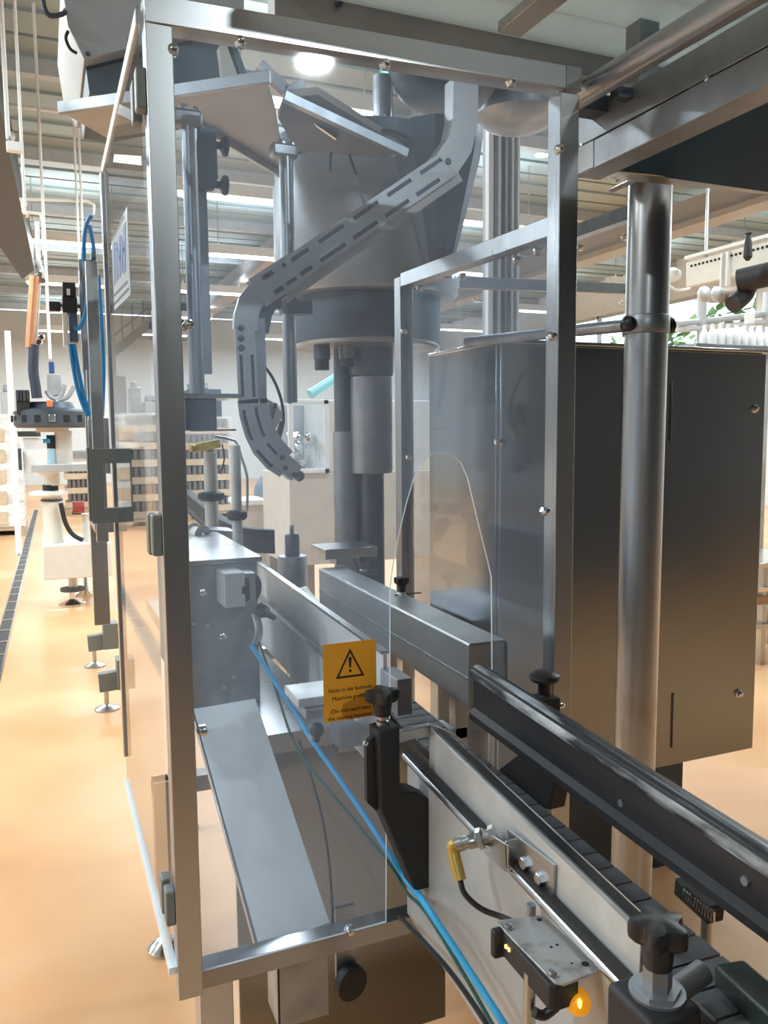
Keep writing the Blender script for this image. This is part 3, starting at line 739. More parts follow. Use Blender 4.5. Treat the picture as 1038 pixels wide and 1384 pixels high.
# sloping aluminium cover strip leaning on the bed
ST, SB = [P(345, 944, Y=1.80), P(262, 958, Y=1.80)], [P(446, 1247, Y=1.372), P(351, 1282, Y=1.372)]
nrm = (SB[0] - ST[0]).cross(ST[1] - ST[0]).normalized()
if nrm.y > 0: nrm = -nrm
st = thing('sloping_plate', 'long dull aluminium plate with folded edge leaning inside the front pane', 'plate', SB[0])
PALE = mat('lit_aluminium', (.80, .81, .80), .15, .45, .08, (10, 10, 10))  # brighter copy of the aluminium so the plate looks lit from above
MB().prism([ST[0], SB[0], SB[1], ST[1]], -nrm * .004).obj('plate', PALE, st, bevel=.001)
fl = (SB[1] - SB[0]).normalized() * .006
MB().prism([ST[1], SB[1], SB[1] + fl, ST[1] + fl], -nrm * .016).obj('folded_edge', STEEL, st, bevel=.001)

# ------------------------------------------------------------------ machine bed and gearbox
mb_ = thing('machine_bed', 'stainless machine bed with gearbox block behind the front left post', 'machine base', (.5, 2.2, 0))
MB().box((.36, 1.725, .885), (.60, 3.4, .93)).obj('bed_plate', STEEL, mb_, bevel=.002)
g0, g1 = P(265, 764, Y=1.96), P(356, 930, Y=1.96)
MB().box((.30, 1.96, .93), (.475, 2.5, g0.z)).obj('gearbox', STEELD, mb_, bevel=.002)
MB().box((.29, 1.95, g0.z), (.485, 2.52, g0.z + .012)).obj('gearbox_lid', STEEL, mb_, bevel=.001)
for x, y_ in ((274, 800), (301, 860), (280, 845), (315, 915), (303, 930), (262, 843)): MB().lathe(P(x, y_, Y=1.96), [(.011, 0), (.009, .006), (.003, .009)] if y_ in (800, 860) else [(.005, 0), (.004, .003), (.001, .004)], (0, -1, 0), 14).obj('bolt', CHROME, mb_)
m0, m1 = P(303, 776, Y=1.86), P(352, 818, Y=1.86)
mo = MB().box((m0.x, 1.86, m1.z), (m0.x + .048, 1.96, m0.z)).obj('motor_block', ALUS, mb_, bevel=.002)
pc = P(340, 797, Y=1.86); MB().box((m0.x + .0485, 1.868, m1.z + .003), (m0.x + .075, 1.96, m0.z - .004)).obj('motor_side', STEELD, mo)
MB().lathe((m0.x + .062, 1.888, pc.z), [(.034, -.01), (.034, .012), (.028, .016), (.004, .016)], (.55, -.83, 0), 28).obj('motor_cap', BLACKM, mo)
MB().lathe(P(349, 822, Y=1.90), [(.016, 0), (.016, .02), (.008, .03), (.006, .05)], (.6, -.6, -.4), 18).obj('shaft_boss', STEELK, mb_)
MB().tube([P(345, 830, Y=1.9), P(350, 852, Y=1.88), P(345, 872, Y=1.86)], .010, 10).obj('coupling', STEEL, mb_)
# legs with feet on the left
MB().box((.36, 1.755, .10), (.89, 1.765, .884)).obj('skirt_panel', STEELW, mb_, bevel=.001)
MB().box((.60, 1.73, .86), (.89, 1.77, .885)).obj('skirt_lip', STEEL, mb_, bevel=.001)
def machine_leg(x, y_, zt, nm='leg'):
    l = MB().box((x - .025, y_ - .025, .11), (x + .025, y_ + .025, zt)).obj(nm, STEEL, mb_, bevel=.002)
    MB().lathe((x, y_, 0), [(.055, 0), (.058, .008), (.030, .030), (.014, .036), (.012, .115)], n=24).obj('foot', CHROME, l)
machine_leg(.285, 2.49, .55); machine_leg(.46, 3.25, .885); machine_leg(.52, 1.86, .885)
MB().box((.26, 2.46, .50), (.62, 2.52, .55)).obj('cross_bar', STEEL, mb_, bevel=.002)
MB().box((.55, 2.46, .54), (.60, 2.52, .886)).obj('riser', STEEL, mb_, bevel=.002)
# front leg of the guard with bracket and castor, under the bottom rail
a = P(290, 1372, Y=1.36)
MB().box((.205, FY + .03, .02), (.262, FY + .09, .668)).obj('leg', STEEL, guard, bevel=.002)
MB().lathe((.234, FY + .06, 0), [(.055, 0), (.055, .008), (.02, .02)]).obj('foot', CHROME, guard)
a, c = P(372, 1325, Y=1.40), P(440, 1362, Y=1.40)
b = MB(); b.box((a.x, 1.38, c.z), (c.x, 1.386, .668)); b.box((a.x, 1.38, c.z), (a.x + .004, 1.46, .668)); b.box((a.x, 1.38, .655), (c.x, 1.46, .668)); b.obj('hanging_bracket', STEELD, guard, bevel=.001)
wc = P(468, 1322, Y=1.44)
b = MB().lathe((wc.x, 1.44, wc.z), [(.010, 0), (.030, .002), (.034, .006), (.034, .024), (.030, .028), (.01, .03)], (.25, -1, 0), 28); b.obj('cable_reel', BLACKM, guard)
MB().box((wc.x - .02, 1.44, wc.z), (wc.x + .02, 1.45, .668)).obj('reel_bracket', STEELD, guard)

# ------------------------------------------------------------------ small clamp by the sticker
sc = P(424, 982, Y=1.52)
cl = thing('ball_clamp', 'black ball knob on stacked aluminium blocks left of the sticker foot', 'clamp', (sc.x, 1.52, sc.z - .05))
MB().lathe((sc.x, 1.50, sc.z - .014), [(.005, -.01), (.008, 0), (.0135, .006), (.0152, .0135), (.0135, .021), (.008, .027), (.001, .029)], n=24).obj('ball_knob', BLACK, cl)
a, c = P(400, 990, Y=1.52), P(478, 1008, Y=1.52)
b = MB(); b.box((a.x, 1.50, P(0, 1010, Y=1.52).z), (c.x, 1.60, P(0, 996, Y=1.52).z)); b.obj('block', ALU, cl, bevel=.002)
b = MB(); b.box((a.x + .012, 1.49, P(0, 1026, Y=1.52).z), (min(c.x + .12, pb.x - .016), 1.60, P(0, 1011, Y=1.52).z)); b.obj('base_block', STEELD, cl, bevel=.002)
MB().cyl((sc.x, 1.53, sc.z - .03), (sc.x, 1.53, sc.z + .0), .006).obj('pin', STEEL, cl)
MB().box((sc.x + .06, 1.53, sc.z - .06), (pb.x - .016, 1.60, sc.z - .02)).obj('arm', STEELD, cl)

# ------------------------------------------------------------------ folded steel cover over the far guide
bx = thing('folded_cover', 'long folded grey steel cover with two black star knobs on top, inside the guard', 'cover', (.80, 1.9, 1.03))
zt = 1.180
A = P(633, 870, Z=zt); Bp = P(670, 847, Z=zt); Cc = P(431, 768, Z=zt); D = P(470, 758, Z=zt)
A2 = Vector((A.x, A.y, 1.045)); C2 = Vector((Cc.x, Cc.y, 1.065))
wv = (Bp - A); wv = Vector((wv.x, 0, 0)); W = .092
def side(q, z, t=.0): return Vector((q.x, q.y, z))
b = MB()
prof = [(0, -.118), (0, -.004), (.004, 0), (W - .01, 0), (W, -.008), (W, -.118), (W - .003, -.118), (W - .003, -.008), (W - .011, -.003), (.006, -.003), (.003, -.006), (.003, -.118)]
rows = []
for q, ex in ((A, .0), (Cc, 0)): rows.append([Vector((q.x + x, q.y, zt + z * (1.08 if q is A else 1))) for x, z in prof])
b.rings(rows); cv = b.obj('cover_sheet', mat('grey_cover_steel', (.40, .42, .44), .75, .40, .1, (6, 6, 6), rvar=.08), bx, bevel=.001)
MB().box((A.x + .004, A.y + .004, zt - .125), (A.x + W - .004, A.y + .010, zt - .006)).obj('end_plate', STEELD, bx)
b = MB(); b.bar((A.x - .001, A.y + .0, zt - .072), (Cc.x - .001, Cc.y, zt - .068), .003, .003); b.obj('fold_line', STEELD, bx)
for x, y_, R in ((543, 804, .021), (490, 772, .020)):
    p = P(x, y_, Z=zt); star_knob(bx, (p.x, p.y, zt + .008), R, .040, BLACK, 5)
    MB().lathe((p.x, p.y, zt), [(.013, 0), (.013, .003), (.009, .0035), (.009, .012)], n=18).obj('stem', CHROME, bx)
    MB().bar((p.x - .02, p.y, zt + .0012), (p.x + .055, p.y, zt + .0012), .008, .0024).obj('slot', STEELK, bx)
for yy in (1.55, 2.2):
    MB().box((cx(.80, yy) - .01, yy - .015, .90), (cx(.80, yy) + .02, yy + .015, zt - .006)).obj('support', STEEL, bx, bevel=.001)
    MB().box((cx(.7005, yy), yy - .015, .93), (cx(.80, yy) + .02, yy + .015, .955)).obj('arm', STEEL, bx, bevel=.001)

# ------------------------------------------------------------------ capping machine
cxp, cyp = 1.045, 2.65
K = mpp((cxp, cyp, 1.9))
def zpx(y_): return P(500, y_, Y=cyp).z
cap = thing('capping_machine', 'tall grey capping turret with wide drum above round steel columns', 'capping machine', (cxp, cyp, 0))
R0 = 122 * K
MB().lathe((cxp, cyp, 0), [(R0 * .97, zpx(408)), (R0, zpx(402)), (R0, zpx(262)), (R0 * .98, zpx(256)), (R0 * .98, zpx(240))], n=64).obj('drum', mat('drum_grey', (.36, .38, .40), .55, .42, .14, (5, 5, 5), rvar=.06), cap)
MB().lathe((cxp, cyp, 0), [(98 * K, zpx(466)), (99 * K, zpx(462)), (99 * K, zpx(406)), (60 * K, zpx(404))], n=64).obj('lower_ring', STEELK, cap)
MB().lathe((cxp, cyp, 0), [(94 * K, zpx(472)), (96 * K, zpx(470)), (96 * K, zpx(465))], n=64).obj('flange', RUSTY, cap)
MB().lathe((cxp, cyp, 0), [(108 * K, zpx(244)), (120 * K, zpx(238)), (124 * K, zpx(218)), (124 * K, zpx(206)), (119 * K, zpx(206)), (118 * K, zpx(226)), (20 * K, zpx(228))], n=64).obj('bowl_rim', STEELK, cap)
ck = 502
xs = P(ck, 600, Y=cyp).x
MB().lathe((xs, cyp, 0), [(30 * K, zpx(508)), (31 * K, zpx(504)), (31 * K, zpx(468))], n=40).obj('collar', STEELK, cap)
MB().lathe((xs, cyp, 0), [(17 * K, zpx(640)), (28 * K, zpx(639)), (29 * K, zpx(634)), (29 * K, zpx(510))], n=40).obj('column', STEELD, cap)
MB().cyl((xs, cyp, 1.0), (xs, cyp, zpx(636)), 17 * K, n=32).obj('spindle', mat('oily_spindle', (.10, .11, .125), .7, .3, .4, (14, 14, 4), detail=7), cap)
x2 = P(468, 600, Y=cyp + .05).x
MB().cyl((x2, cyp + .05, zpx(590)), (x2, cyp + .05, zpx(470)), 16 * K, n=28).obj('side_column', STEELK, cap)
MB().cyl((x2, cyp + .05, .95), (x2, cyp + .05, zpx(583)), 18.5 * K, n=28).obj('side_sleeve', STEELD, cap)
for x, y0_, y1_, r, mt in ((435, 470, 486, 11, STEELK), (435, 486, 500, 9.5, BLACKM), (469, 470, 485, 11, STEELD), (469, 485, 495, 9, STEELK), (541, 470, 530, 4, CHROME), (552, 470, 545, 4, CHROME)):
    p = P(x, y0_, Y=cyp - .05); q = P(x, y1_, Y=cyp - .05)
    MB().cyl((p.x, cyp - .05, q.z), (p.x, cyp - .05, p.z + .01), r * K, n=18).obj('capping_head', mt, cap)
a, c = P(437, 742, Y=2.45), P(492, 752, Y=2.45)
MB().box((a.x, 2.43, c.z), (c.x + .04, 2.58, a.z)).obj('foot_bracket', STEEL, cap, bevel=.002)
MB().box((a.x + .04, 2.44, c.z - .02), (a.x + .10, 2.5, c.z)).obj('bracket_bolt', STEELD, cap)
MB().box((.895, 2.42, .885), (1.28, 2.95, .955)).obj('base_plate', STEELD, cap, bevel=.003)
for lx, ly in ((.93, 2.47), (1.24, 2.9), (.93, 2.9), (1.24, 2.47)):
    MB().box((lx - .03, ly - .03, 0), (lx + .03, ly + .03, .887)).obj('leg', STEEL, cap, bevel=.002)
tag(MB().tube([P(419, 533, Y=5.4), P(435, 523, Y=5.42), P(452, 512, Y=5.44), P(470, 495, Y=5.46), P(490, 470, Y=5.5), P(520, 400, Y=5.6), P(520, 400, Y=5.6) + Vector((0, 0, 2.2))], .034, 14).obj('teal_hose', TEAL), 'pale teal hose end behind the capping columns', 'hose')
# dark cone hopper right of the drum
hp = thing('cone_hopper', 'dark tapering sheet metal hopper hanging right of the drum', 'hopper', P(595, 280, Y=2.2))
hc = P(592, 280, Y=2.165); kk = mpp(hc)
zz = lambda y_: P(592, y_, Y=2.165).z
MB().lathe((hc.x, 2.165, 0), [(17 * kk, zz(372)), (20 * kk, zz(360)), (56 * kk, zz(218)), (59 * kk, zz(196)), (59 * kk, zz(176)), (56 * kk, zz(176)), (40 * kk, zz(210))], n=12).obj('shell', mat('dark_blue_steel', (.03, .045, .07), .4, .4, .15), hp, smooth=20)
MB().cyl((hc.x + .012, 2.165, zz(378)), (hc.x + .012, 2.165, zz(368)), 16 * kk, n=28).obj('outlet_ring', STEELD, hp)
MB().box((hc.x - .02, 2.20, zz(240)), (hc.x + .02, 2.335, zz(225))).obj('bracket', STEELD, hp)

# top beams, sorter tray, hopper box above
ZT = 2.37
tr = thing('sorter_tray', 'wide pale grey tray seen from below across the guard top', 'tray', P(300, 150, Z=ZT))
tq = [P(x, y_, Z=ZT) for x, y_ in ((80, 150), (240, 122), (360, 107), (372, 150), (385, 232), (275, 168), (145, 187))]
tb = MB().prism(tq, (0, 0, .012)); tb.obj('tray_sheet', mat('tray_underside', (.46, .46, .47), .25, .5, .06), tr, bevel=.001)
b = MB(); e0_, e1_ = P(272, 166, Z=ZT), P(388, 236, Z=ZT); b.bar(e0_, e1_, .012, .04); b.obj('tray_lip', STEEL, tr, bevel=.001)
b = MB(); b.bar(P(80, 146, Z=ZT), P(365, 104, Z=ZT), .012, .026); b.obj('tray_lip', STEELD, tr, bevel=.001)
q0 = P(361, 152, Y=2.35); q1 = P(361, 212, Y=2.35)
MB().box((q0.x - .018, 2.35, q1.z), (q0.x + .018, 2.40, ZT + .03)).obj('tray_bracket', STEELK, tr, bevel=.001)
# second tray: sloping edge frame towards the drum
t2 = thing('sorter_table', 'dark brown-grey sorter table underside with pale edge strip over the drum', 'tray', P(460, 180, Y=2.45))
q = [P(x, y_, Y=yy) for x, y_, yy in ((386, 132, 2.10), (430, 128, 2.10), (548, 202, 2.14), (520, 214, 2.22), (400, 205, 2.24), (376, 160, 2.18))]
MB().prism(q, (0, 0, .02)).obj('table_sheet', mat('table_underside', (.30, .27, .26), .4, .45, .1), t2, bevel=.001)
b = MB(); b.bar(P(384, 130, Y=2.10), P(550, 208, Y=2.10), .02, .024); b.obj('edge_strip', STEELR, t2, bevel=.001)
b = MB(); b.bar(P(418, 160, Y=2.15), P(456, 186, Y=2.15), .01, .014); b.obj('edge_strip', CHROME, t2, bevel=.001)
b = MB(); b.bar(P(350, 88, Y=2.2), P(386, 122, Y=2.2), .02, .03); b.bar(P(386, 126, Y=2.2), P(412, 116, Y=2.2), .02, .03); b.obj('edge_frame', STEELD, t2, bevel=.001)
# legs carrying the tray and the table
rodm, x_, z0_, z1_, r_ = rod((516, 96), (518, 205), 2.75, 13)
px_ = thing('round_post', 'dark round post with bright right edge above the drum', 'post', (x_, 2.75, z0_))
MB().cyl((x_, 2.75, z0_ - .02), (x_, 2.75, z1_ - .02), r_, n=24).obj('tube', STEELD, px_)
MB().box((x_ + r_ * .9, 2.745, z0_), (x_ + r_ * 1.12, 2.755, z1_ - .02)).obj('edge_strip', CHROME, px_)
# wire loops on the drum
for i, (pts, lab) in enumerate((([(446, 232), (448, 205), (456, 185), (462, 182), (468, 195), (474, 215), (482, 236)], 'thin black cable loop standing on the drum rim'), ([(516, 176), (532, 178), (550, 186), (568, 200)], 'thin black cable arching over the sorter table edge'))):
    tag(MB().tube([P(x, y_, Y=2.22 if i == 0 else 2.12) for x, y_ in pts], .004, 8).obj('loose_cable', BLACKM), lab, 'cable')
# sorter bowl undersides above the top rail
bw = thing('sorter_bowl', 'dark round sorter bowl hanging above the top rail', 'bowl', P(600, 110, Y=2.6))
c = P(602, 60, Y=2.6); kq = mpp(c); zb = lambda y_: P(602, y_, Y=2.6).z
MB().lathe((c.x, 2.6, 0), [(30 * kq, zb(146)), (52 * kq, zb(140)), (66 * kq, zb(124)), (76 * kq, zb(100)), (80 * kq, zb(60)), (80 * kq, zb(20))], n=48).obj('bowl', STEELK, bw)
c2_ = P(700, 60, Y=2.7); zb2 = lambda y_: P(700, y_, Y=2.7).z
MB().lathe((c2_.x, 2.7, 0), [(34 * kq, zb2(173)), (46 * kq, zb2(170)), (62 * kq, zb2(158)), (66 * kq, zb2(130)), (66 * kq, zb2(40))], n=48).obj('lower_bowl', STEELD, bw)

# hopper box upper left
hb = thing('feed_hopper', 'large grey sheet metal hopper with dark lower chute at upper left', 'hopper', P(150, 100, Y=2.3))
q = [P(x, y_, Y=2.25) for x, y_ in ((82, -30), (92, 35), (114, 80), (178, 64), (330, 25), (330, -60))]
MB().prism(q, (0, .5, 0)).obj('hopper_side', GREYP, hb, bevel=.002)
q = [P(x, y_, Y=2.3) for x, y_ in ((114, 79), (121, 126), (160, 133), (300, 110), (320, 60), (320, 28), (178, 62))]
MB().prism(q, (0, .35, 0)).obj('lower_chute', mat('slate_sheet', (.10, .13, .16), .3, .5, .1), hb, bevel=.002)
for x, y_ in ((119, 73), (175, 55)): MB().lathe(P(x, y_, Y=2.25), [(.006, 0), (.005, .003), (.001, .004)], (0, -1, 0), 14).obj('bolt', STEELK, hb)
MB().tube([P(92, 42, Y=2.24), P(89, 52, Y=2.24), P(95, 66, Y=2.24), P(104, 72, Y=2.24)], .004, 8).obj('cable', BLACKM, hb)
MB().tube([P(57, -5, Y=2.24), P(62, 15, Y=2.24), P(70, 22, Y=2.24), P(86, 18, Y=2.24), P(90, 10, Y=2.3)], .006, 8).obj('handle', STEELK, hb)
b = MB(); b.prism([P(x, y_, Y=2.1) for x, y_ in ((296, 62), (306, 60), (322, 104), (302, 108))], (0, .03, 0)); b.obj('ladder_stile', CREAM, hb)
b = MB(); b.prism([P(x, y_, Y=2.1) for x, y_ in ((312, 58), (318, 57), (334, 100), (326, 104))], (0, .03, 0)); b.obj('ladder_stile', STEELK, hb)

# ------------------------------------------------------------------ slotted cap chute
ch = thing('cap_chute', 'slotted steel chute carrying caps down in a bend before the drum', 'chute', P(500, 300, Y=2.15))
CY = 1.98
def strip_path(pts, w, slots, name, yy=CY, depth=.004, mt=STEELD, lanes=(-1, -.72, -.42, .42, .72, 1)):
    """flat strip along photo points with half width w px; slots = list of (lane, from, to) in 0..1 of its length"""
    Q = [P(x, y_, Y=yy) for x, y_ in pts]; kq_ = mpp(Q[len(Q) // 2])
    lens = [0]
    for a_, b_ in zip(Q, Q[1:]): lens.append(lens[-1] + (b_ - a_).length)
    T = lens[-1]
    cuts = sorted(set([k / T for k in lens] + [s for sl in slots for s in sl[1:]]))
    def at(t):
        d = t * T
        for i in range(len(Q) - 1):
            if d <= lens[i + 1] + 1e-9: break
        f = (d - lens[i]) / max(lens[i + 1] - lens[i], 1e-9)
        p = Q[i].lerp(Q[i + 1], f)
        ta = (Q[min(i + 1, len(Q) - 1)] - Q[i]).normalized()
        if f < .5 and i > 0: ta = (ta.lerp((Q[i] - Q[i - 1]).normalized(), .5 - f)).normalized()
        if f >= .5 and i < len(Q) - 2: ta = (ta.lerp((Q[i + 2] - Q[i + 1]).normalized(), f - .5)).normalized()
        return p, Vector((-ta.z, 0, ta.x))
    b_ = MB(); grid = []
    for t in cuts:
        p, s_ = at(t); grid.append([p + s_ * (l * w * kq_) for l in lanes])
    for i in range(len(cuts) - 1):
        mid = (cuts[i] + cuts[i + 1]) / 2
        for l in range(len(lanes) - 1):
            if any(sl[0] == l and sl[1] < mid < sl[2] for sl in slots): continue
            q_ = [grid[i][l], grid[i][l + 1], grid[i + 1][l + 1], grid[i + 1][l]]
            b_.prism(q_, (0, depth, 0))
    return b_
CHM = mat('chute_steel', (.47, .49, .51), .6, .38, .08, (9, 9, 9), rvar=.06)
upper = [(611, 218), (376, 378)]
sl = []
for k in range(5):
    sl.append((1, .03 + k * .195, .03 + k * .195 + .14)); sl.append((3, .10 + k * .185, .10 + k * .185 + .14))
strip_path(upper, 19, sl, '', CY).obj('slotted_face', CHM, ch, smooth=0)
strip_path(upper, 18.5, [], '', CY + .006, .008, STEELK).obj('slot_shade', STEELK, ch, smooth=0)  # dark strip behind the face, added so the slots look shaded
strip_path([(617, 229), (382, 391)], 18, [], '', CY + .016, .05).obj('channel', mat('chute_channel', (.42, .40, .39), .5, .42), ch, smooth=0)
strip_path([(630, 108), (629, 165), (622, 195), (604, 222)], 19, [], '', CY - .001, .05).obj('top_bend', CHM, ch, smooth=30)
p = P(606, 218, Y=CY - .002); MB().lathe(p, [(.009, 0), (.007, .003), (.001, .004)], (0, -1, 0), 14).obj('bolt', STEELK, ch)
strip_path([(400, 362), (348, 396)], 21, [(1, .15, .75), (3, .1, .7)], '', CY - .005, .006).obj('joint_plate', CHM, ch, smooth=0)
strip_path([(398, 364), (350, 395)], 20, [], '', CY + .002, .05).obj('joint_body', STEELK, ch, smooth=0)
bend = [(384, 372), (366, 384), (348, 396), (338, 410), (333, 428), (332, 446)]
strip_path(bend, 16, [], '', CY + .002, .02).obj('bend_plate', CHM, ch, smooth=30)
strip_path([(384, 378), (372, 388), (362, 402), (352, 420), (347, 446)], 17, [], '', CY + .022, .045).obj('bend_body', STEELK, ch, smooth=30)
low = [(331, 442), (333, 480), (335, 520), (336, 545)]
strip_path(low, 13.5, [(1, .36, .92), (3, .36, .92)], '', CY + .001).obj('slotted_face', CHM, ch, smooth=0)
strip_path(low, 13, [], '', CY + .006, .008).obj('slot_shade', STEELK, ch, smooth=0)  # dark strip again standing in for shade in the slots
strip_path([(345, 430), (347, 480), (348, 545)], 13, [], '', CY + .014, .05).obj('channel', STEELD, ch, smooth=0)
for x, y_ in ((326, 443), (326, 457), (326.5, 470)):
    MB().lathe(P(x, y_, Y=CY), [(.008, 0), (.008, .002), (.003, .003)], (0, -1, 0), 14).obj('bolt', STEELK, ch)
cur = [(336, 540), (339, 562), (345, 584), (355, 605), (370, 622), (386, 632)]
strip_path(cur, 15, [(1, .12, .48), (3, .10, .50), (1, .60, .86), (3, .60, .88)], '', CY + .001).obj('slotted_face', CHM, ch, smooth=0)
strip_path(cur, 14, [], '', CY + .006, .008).obj('slot_shade', STEELK, ch, smooth=0)  # shade inside the curved slots, put in as a dark strip
strip_path([(348, 540), (352, 562), (359, 584), (370, 602), (386, 620)], 14, [], '', CY + .014, .045).obj('channel', CHM, ch, smooth=30)
strip_path([(374, 616), (402, 640)], 12, [], '', CY - .006, .04).obj('outlet_nose', CHM, ch, smooth=0)
MB().lathe(P(404, 643, Y=CY), [(.012, -.006), (.014, 0), (.012, .01), (.004, .014)], (.6, -.4, -.6), 16).obj('tip', STEELK, ch)
for x, y_ in ((382, 618), (386, 632), (398, 641)): MB().lathe(P(x, y_, Y=CY - .007), [(.007, 0), (.006, .003), (.002, .004)], (0, -1, 0), 12).obj('bolt', STEELK, ch)
MB().tube([P(351, 488, Y=2.05), P(368, 510, Y=2.05), P(380, 540, Y=2.05), P(383, 570, Y=2.05), P(375, 600, Y=2.03)], .004, 8).obj('cable', BLACKM, ch)
for pts in ([(372, 545), (366, 562), (362, 580)], [(382, 570), (376, 588), (373, 598)]):
    MB().tube([P(x, y_, Y=2.04) for x, y_ in pts], .007, 8).obj('cable_gland', STEELK, ch)
MB().prism([P(x, y_, Y=2.05) for x, y_ in ((353, 535), (372, 545), (384, 560), (372, 580), (358, 575))], (0, .01, 0)).obj('side_plate', BEIGE, ch)

# ------------------------------------------------------------------ steel rods with clamps
def clamp_post(label, top, bot, Y, rpx, zfoot, head=True):
    mbd, x, z0, z1, r = rod(top, bot, Y, rpx); zfoot = zfoot or z0
    t = thing('clamp_post', label, 'post', (x, Y, zfoot))
    MB().cyl((x, Y, zfoot), (x, Y, z1), r, n=20).obj('rod', STEELR, t)
    if head:
        MB().box((x - r * 2.2, Y - .02, z1 - .012), (x + r * 1.6, Y + .02, z1 + .022)).obj('clamp_head', STEELD, t, bevel=.007)
        MB().hexbolt((x - r * .6, Y, z1 + .022), (0, 0, 1), .010, .012).obj('bolt', STEEL, t)
        MB().hexbolt((x + r * .9, Y, z1 + .022), (0, 0, 1), .007, .010).obj('bolt', CHROME, t)
    return t, x, z0, z1, r
t, x, z0, z1, r = clamp_post('round steel post with two black star knobs just inside the left post', (254, 165), (268, 532), 1.80, 10.5, None)
k = mpp((x, 1.8, 1.9))
fq = [P(x_, y_, Y=1.82) for x_, y_ in ((264, 172), (292, 170), (295, 240), (290, 256), (266, 256))]
MB().prism(fq, (0, .02, 0)).obj('clamp_plate', STEELK, t, bevel=.002)
for x_, y_ in ((303, 197), (303, 250)):
    p = P(x_ - 6, y_, Y=1.83)
    MB().lathe(p, [(.008, -.02), (.008, 0), (.020, .006), (.022, .012), (.019, .018), (.006, .021)], (1, -.15, -.05), 20).obj('star_knob', BLACK, t)
rm, x3, z30, z31, r3 = rod((272, 170), (280, 505), 1.84, 7)
MB().box((x3 - .012, 1.84, z30), (x3 + .010, 1.86, z31)).obj('flat_bar', STEELD, t, bevel=.001)
p0 = P(276, 535, Y=1.80)
MB().box((p0.x - .055, 1.77, p0.z - .006), (p0.x + .075, 1.9, p0.z + .004)).obj('shelf', CHROME, t, bevel=.001)
MB().box((p0.x - .045, 1.78, p0.z - .075), (p0.x + .022, 1.88, p0.z - .006)).obj('under_block', STEELK, t, bevel=.002)
t, x, z0, z1, r = clamp_post('round steel post with hex clamp head standing left of the drum', (386, 208), (393, 544), 2.10, 9.5, None)
p = P(400, 416, Y=2.1); MB().cbox((p.x, 2.1, p.z), (.08, .05, .035)).obj('cross_clamp', STEELK, t, bevel=.004)
p = P(395, 406, Y=2.1); MB().lathe((p.x, 2.09, p.z), [(.014, -.01), (.016, .0), (.012, .012), (.002, .014)], n=16).obj('knob', BLACK, t)
q0 = P(376, 412, Y=2.05); MB().bar(q0, P(392, 416, Y=2.1), .02, .02).obj('chute_arm', STEELK, t)

# infeed parts behind the gearbox
ir = thing('infeed_rail', 'curved black infeed guide rail ending above the gearbox', 'guide rail', P(340, 720, Y=2.75))
pts = [(252, 662), (276, 682), (300, 700), (318, 709), (335, 713), (352, 715), (371, 716)]
ys_ = [3.6, 3.25, 2.98, 2.85, 2.78, 2.75, 2.74]
top = [P(x_, y_, Y=yy) for (x_, y_), yy in zip(pts, ys_)]
b = MB(); rows = []
for i, p in enumerate(top):
    d = (top[min(i + 1, 6)] - top[max(i - 1, 0)]); d.z = 0; d.normalize(); s_ = Vector((d.y, -d.x, 0))
    rows.append([p + s_ * u + Vector((0, 0, v)) for u, v in ((-.018, 0), (.018, 0), (.018, -.02), (.010, -.026), (.010, -.062), (.018, -.068), (.018, -.082), (-.018, -.082), (-.018, -.068), (-.010, -.062), (-.010, -.026), (-.018, -.02))])
b.rings(rows).obj('rail', BLACKM, ir, bevel=.002)
MB().box((top[4].x - .02, 2.76, .93), (top[4].x + .02, 2.80, top[4].z - .08)).obj('support', STEELD, ir)
q = [P(x_, y_, Y=2.62) for x_, y_ in ((284, 716), (319, 718), (319, 752), (300, 752), (276, 724))]
tag(MB().prism(q, (0, .12, 0)).obj('side_block', STEELD, bevel=.002), 'dark grey machined block in front of the curved infeed rail', 'block')
q = P(265, 722, Y=2.5); rl = thing('guide_roller', 'small pale flanged roller beside the left post', 'roller', q)
MB().lathe(q, [(.03, -.02), (.034, -.018), (.034, -.012), (.024, -.01), (.024, .03), (.03, .034)], (.5, -1, 0), 24).obj('drum', CREAM, rl)
MB().lathe(q + Vector((.02, -.04, 0)), [(.012, 0), (.010, .006), (.003, .008)], (.5, -1, 0), 16).obj('axle', STEELD, rl)
MB().box((q.x - .02, q.y + .025, g0.z + .0125), (q.x + .03, q.y + .05, q.z + .01)).obj('holder', STEELD, rl)
# round post pair with yellow sensor
for (a_, b_, Y_, rp, lab) in (((284, 612), (285, 665), 2.9, 9, 'short stout round post under the yellow sensor'), ((318, 602), (320, 690), 2.6, 7, 'slim grey post beside the chute foot')):
    m_, x, z0, z1, r = rod(a_, b_, Y_, rp)
    t = thing('support_post', lab, 'post', (x, Y_, .93))
    MB().cyl((x, Y_, .9305), (x, Y_, z1), r, n=20).obj('rod', ALU, t)
    MB().lathe((x, Y_, z0 - .01), [(r * 1.6, -.02), (r * 2.0, -.012), (r * 2.0, .006), (r * 1.3, .012)], n=20).obj('collar', BLACKM, t)
    MB().lathe((x, Y_, .9305), [(r * 1.8, 0), (r * 1.8, .02), (r, .03)], n=20).obj('foot_collar', STEELD, t)
ysn = thing('yellow_sensor', 'small yellow and clear sensor on a bent steel strip beside the left post', 'sensor', P(276, 606, Y=2.88))
a, c = P(262, 598, Y=2.88), P(296, 610, Y=2.88)
MB().bar(P(262, 606, Y=2.88), P(297, 599, Y=2.88), .03, .03).obj('housing', YELLOW, ysn, bevel=.004)
MB().lathe(P(261, 606, Y=2.86), [(.012, -.008), (.014, 0), (.012, .01)], (-1, -.2, 0), 14).obj('lens', GOLD, ysn)
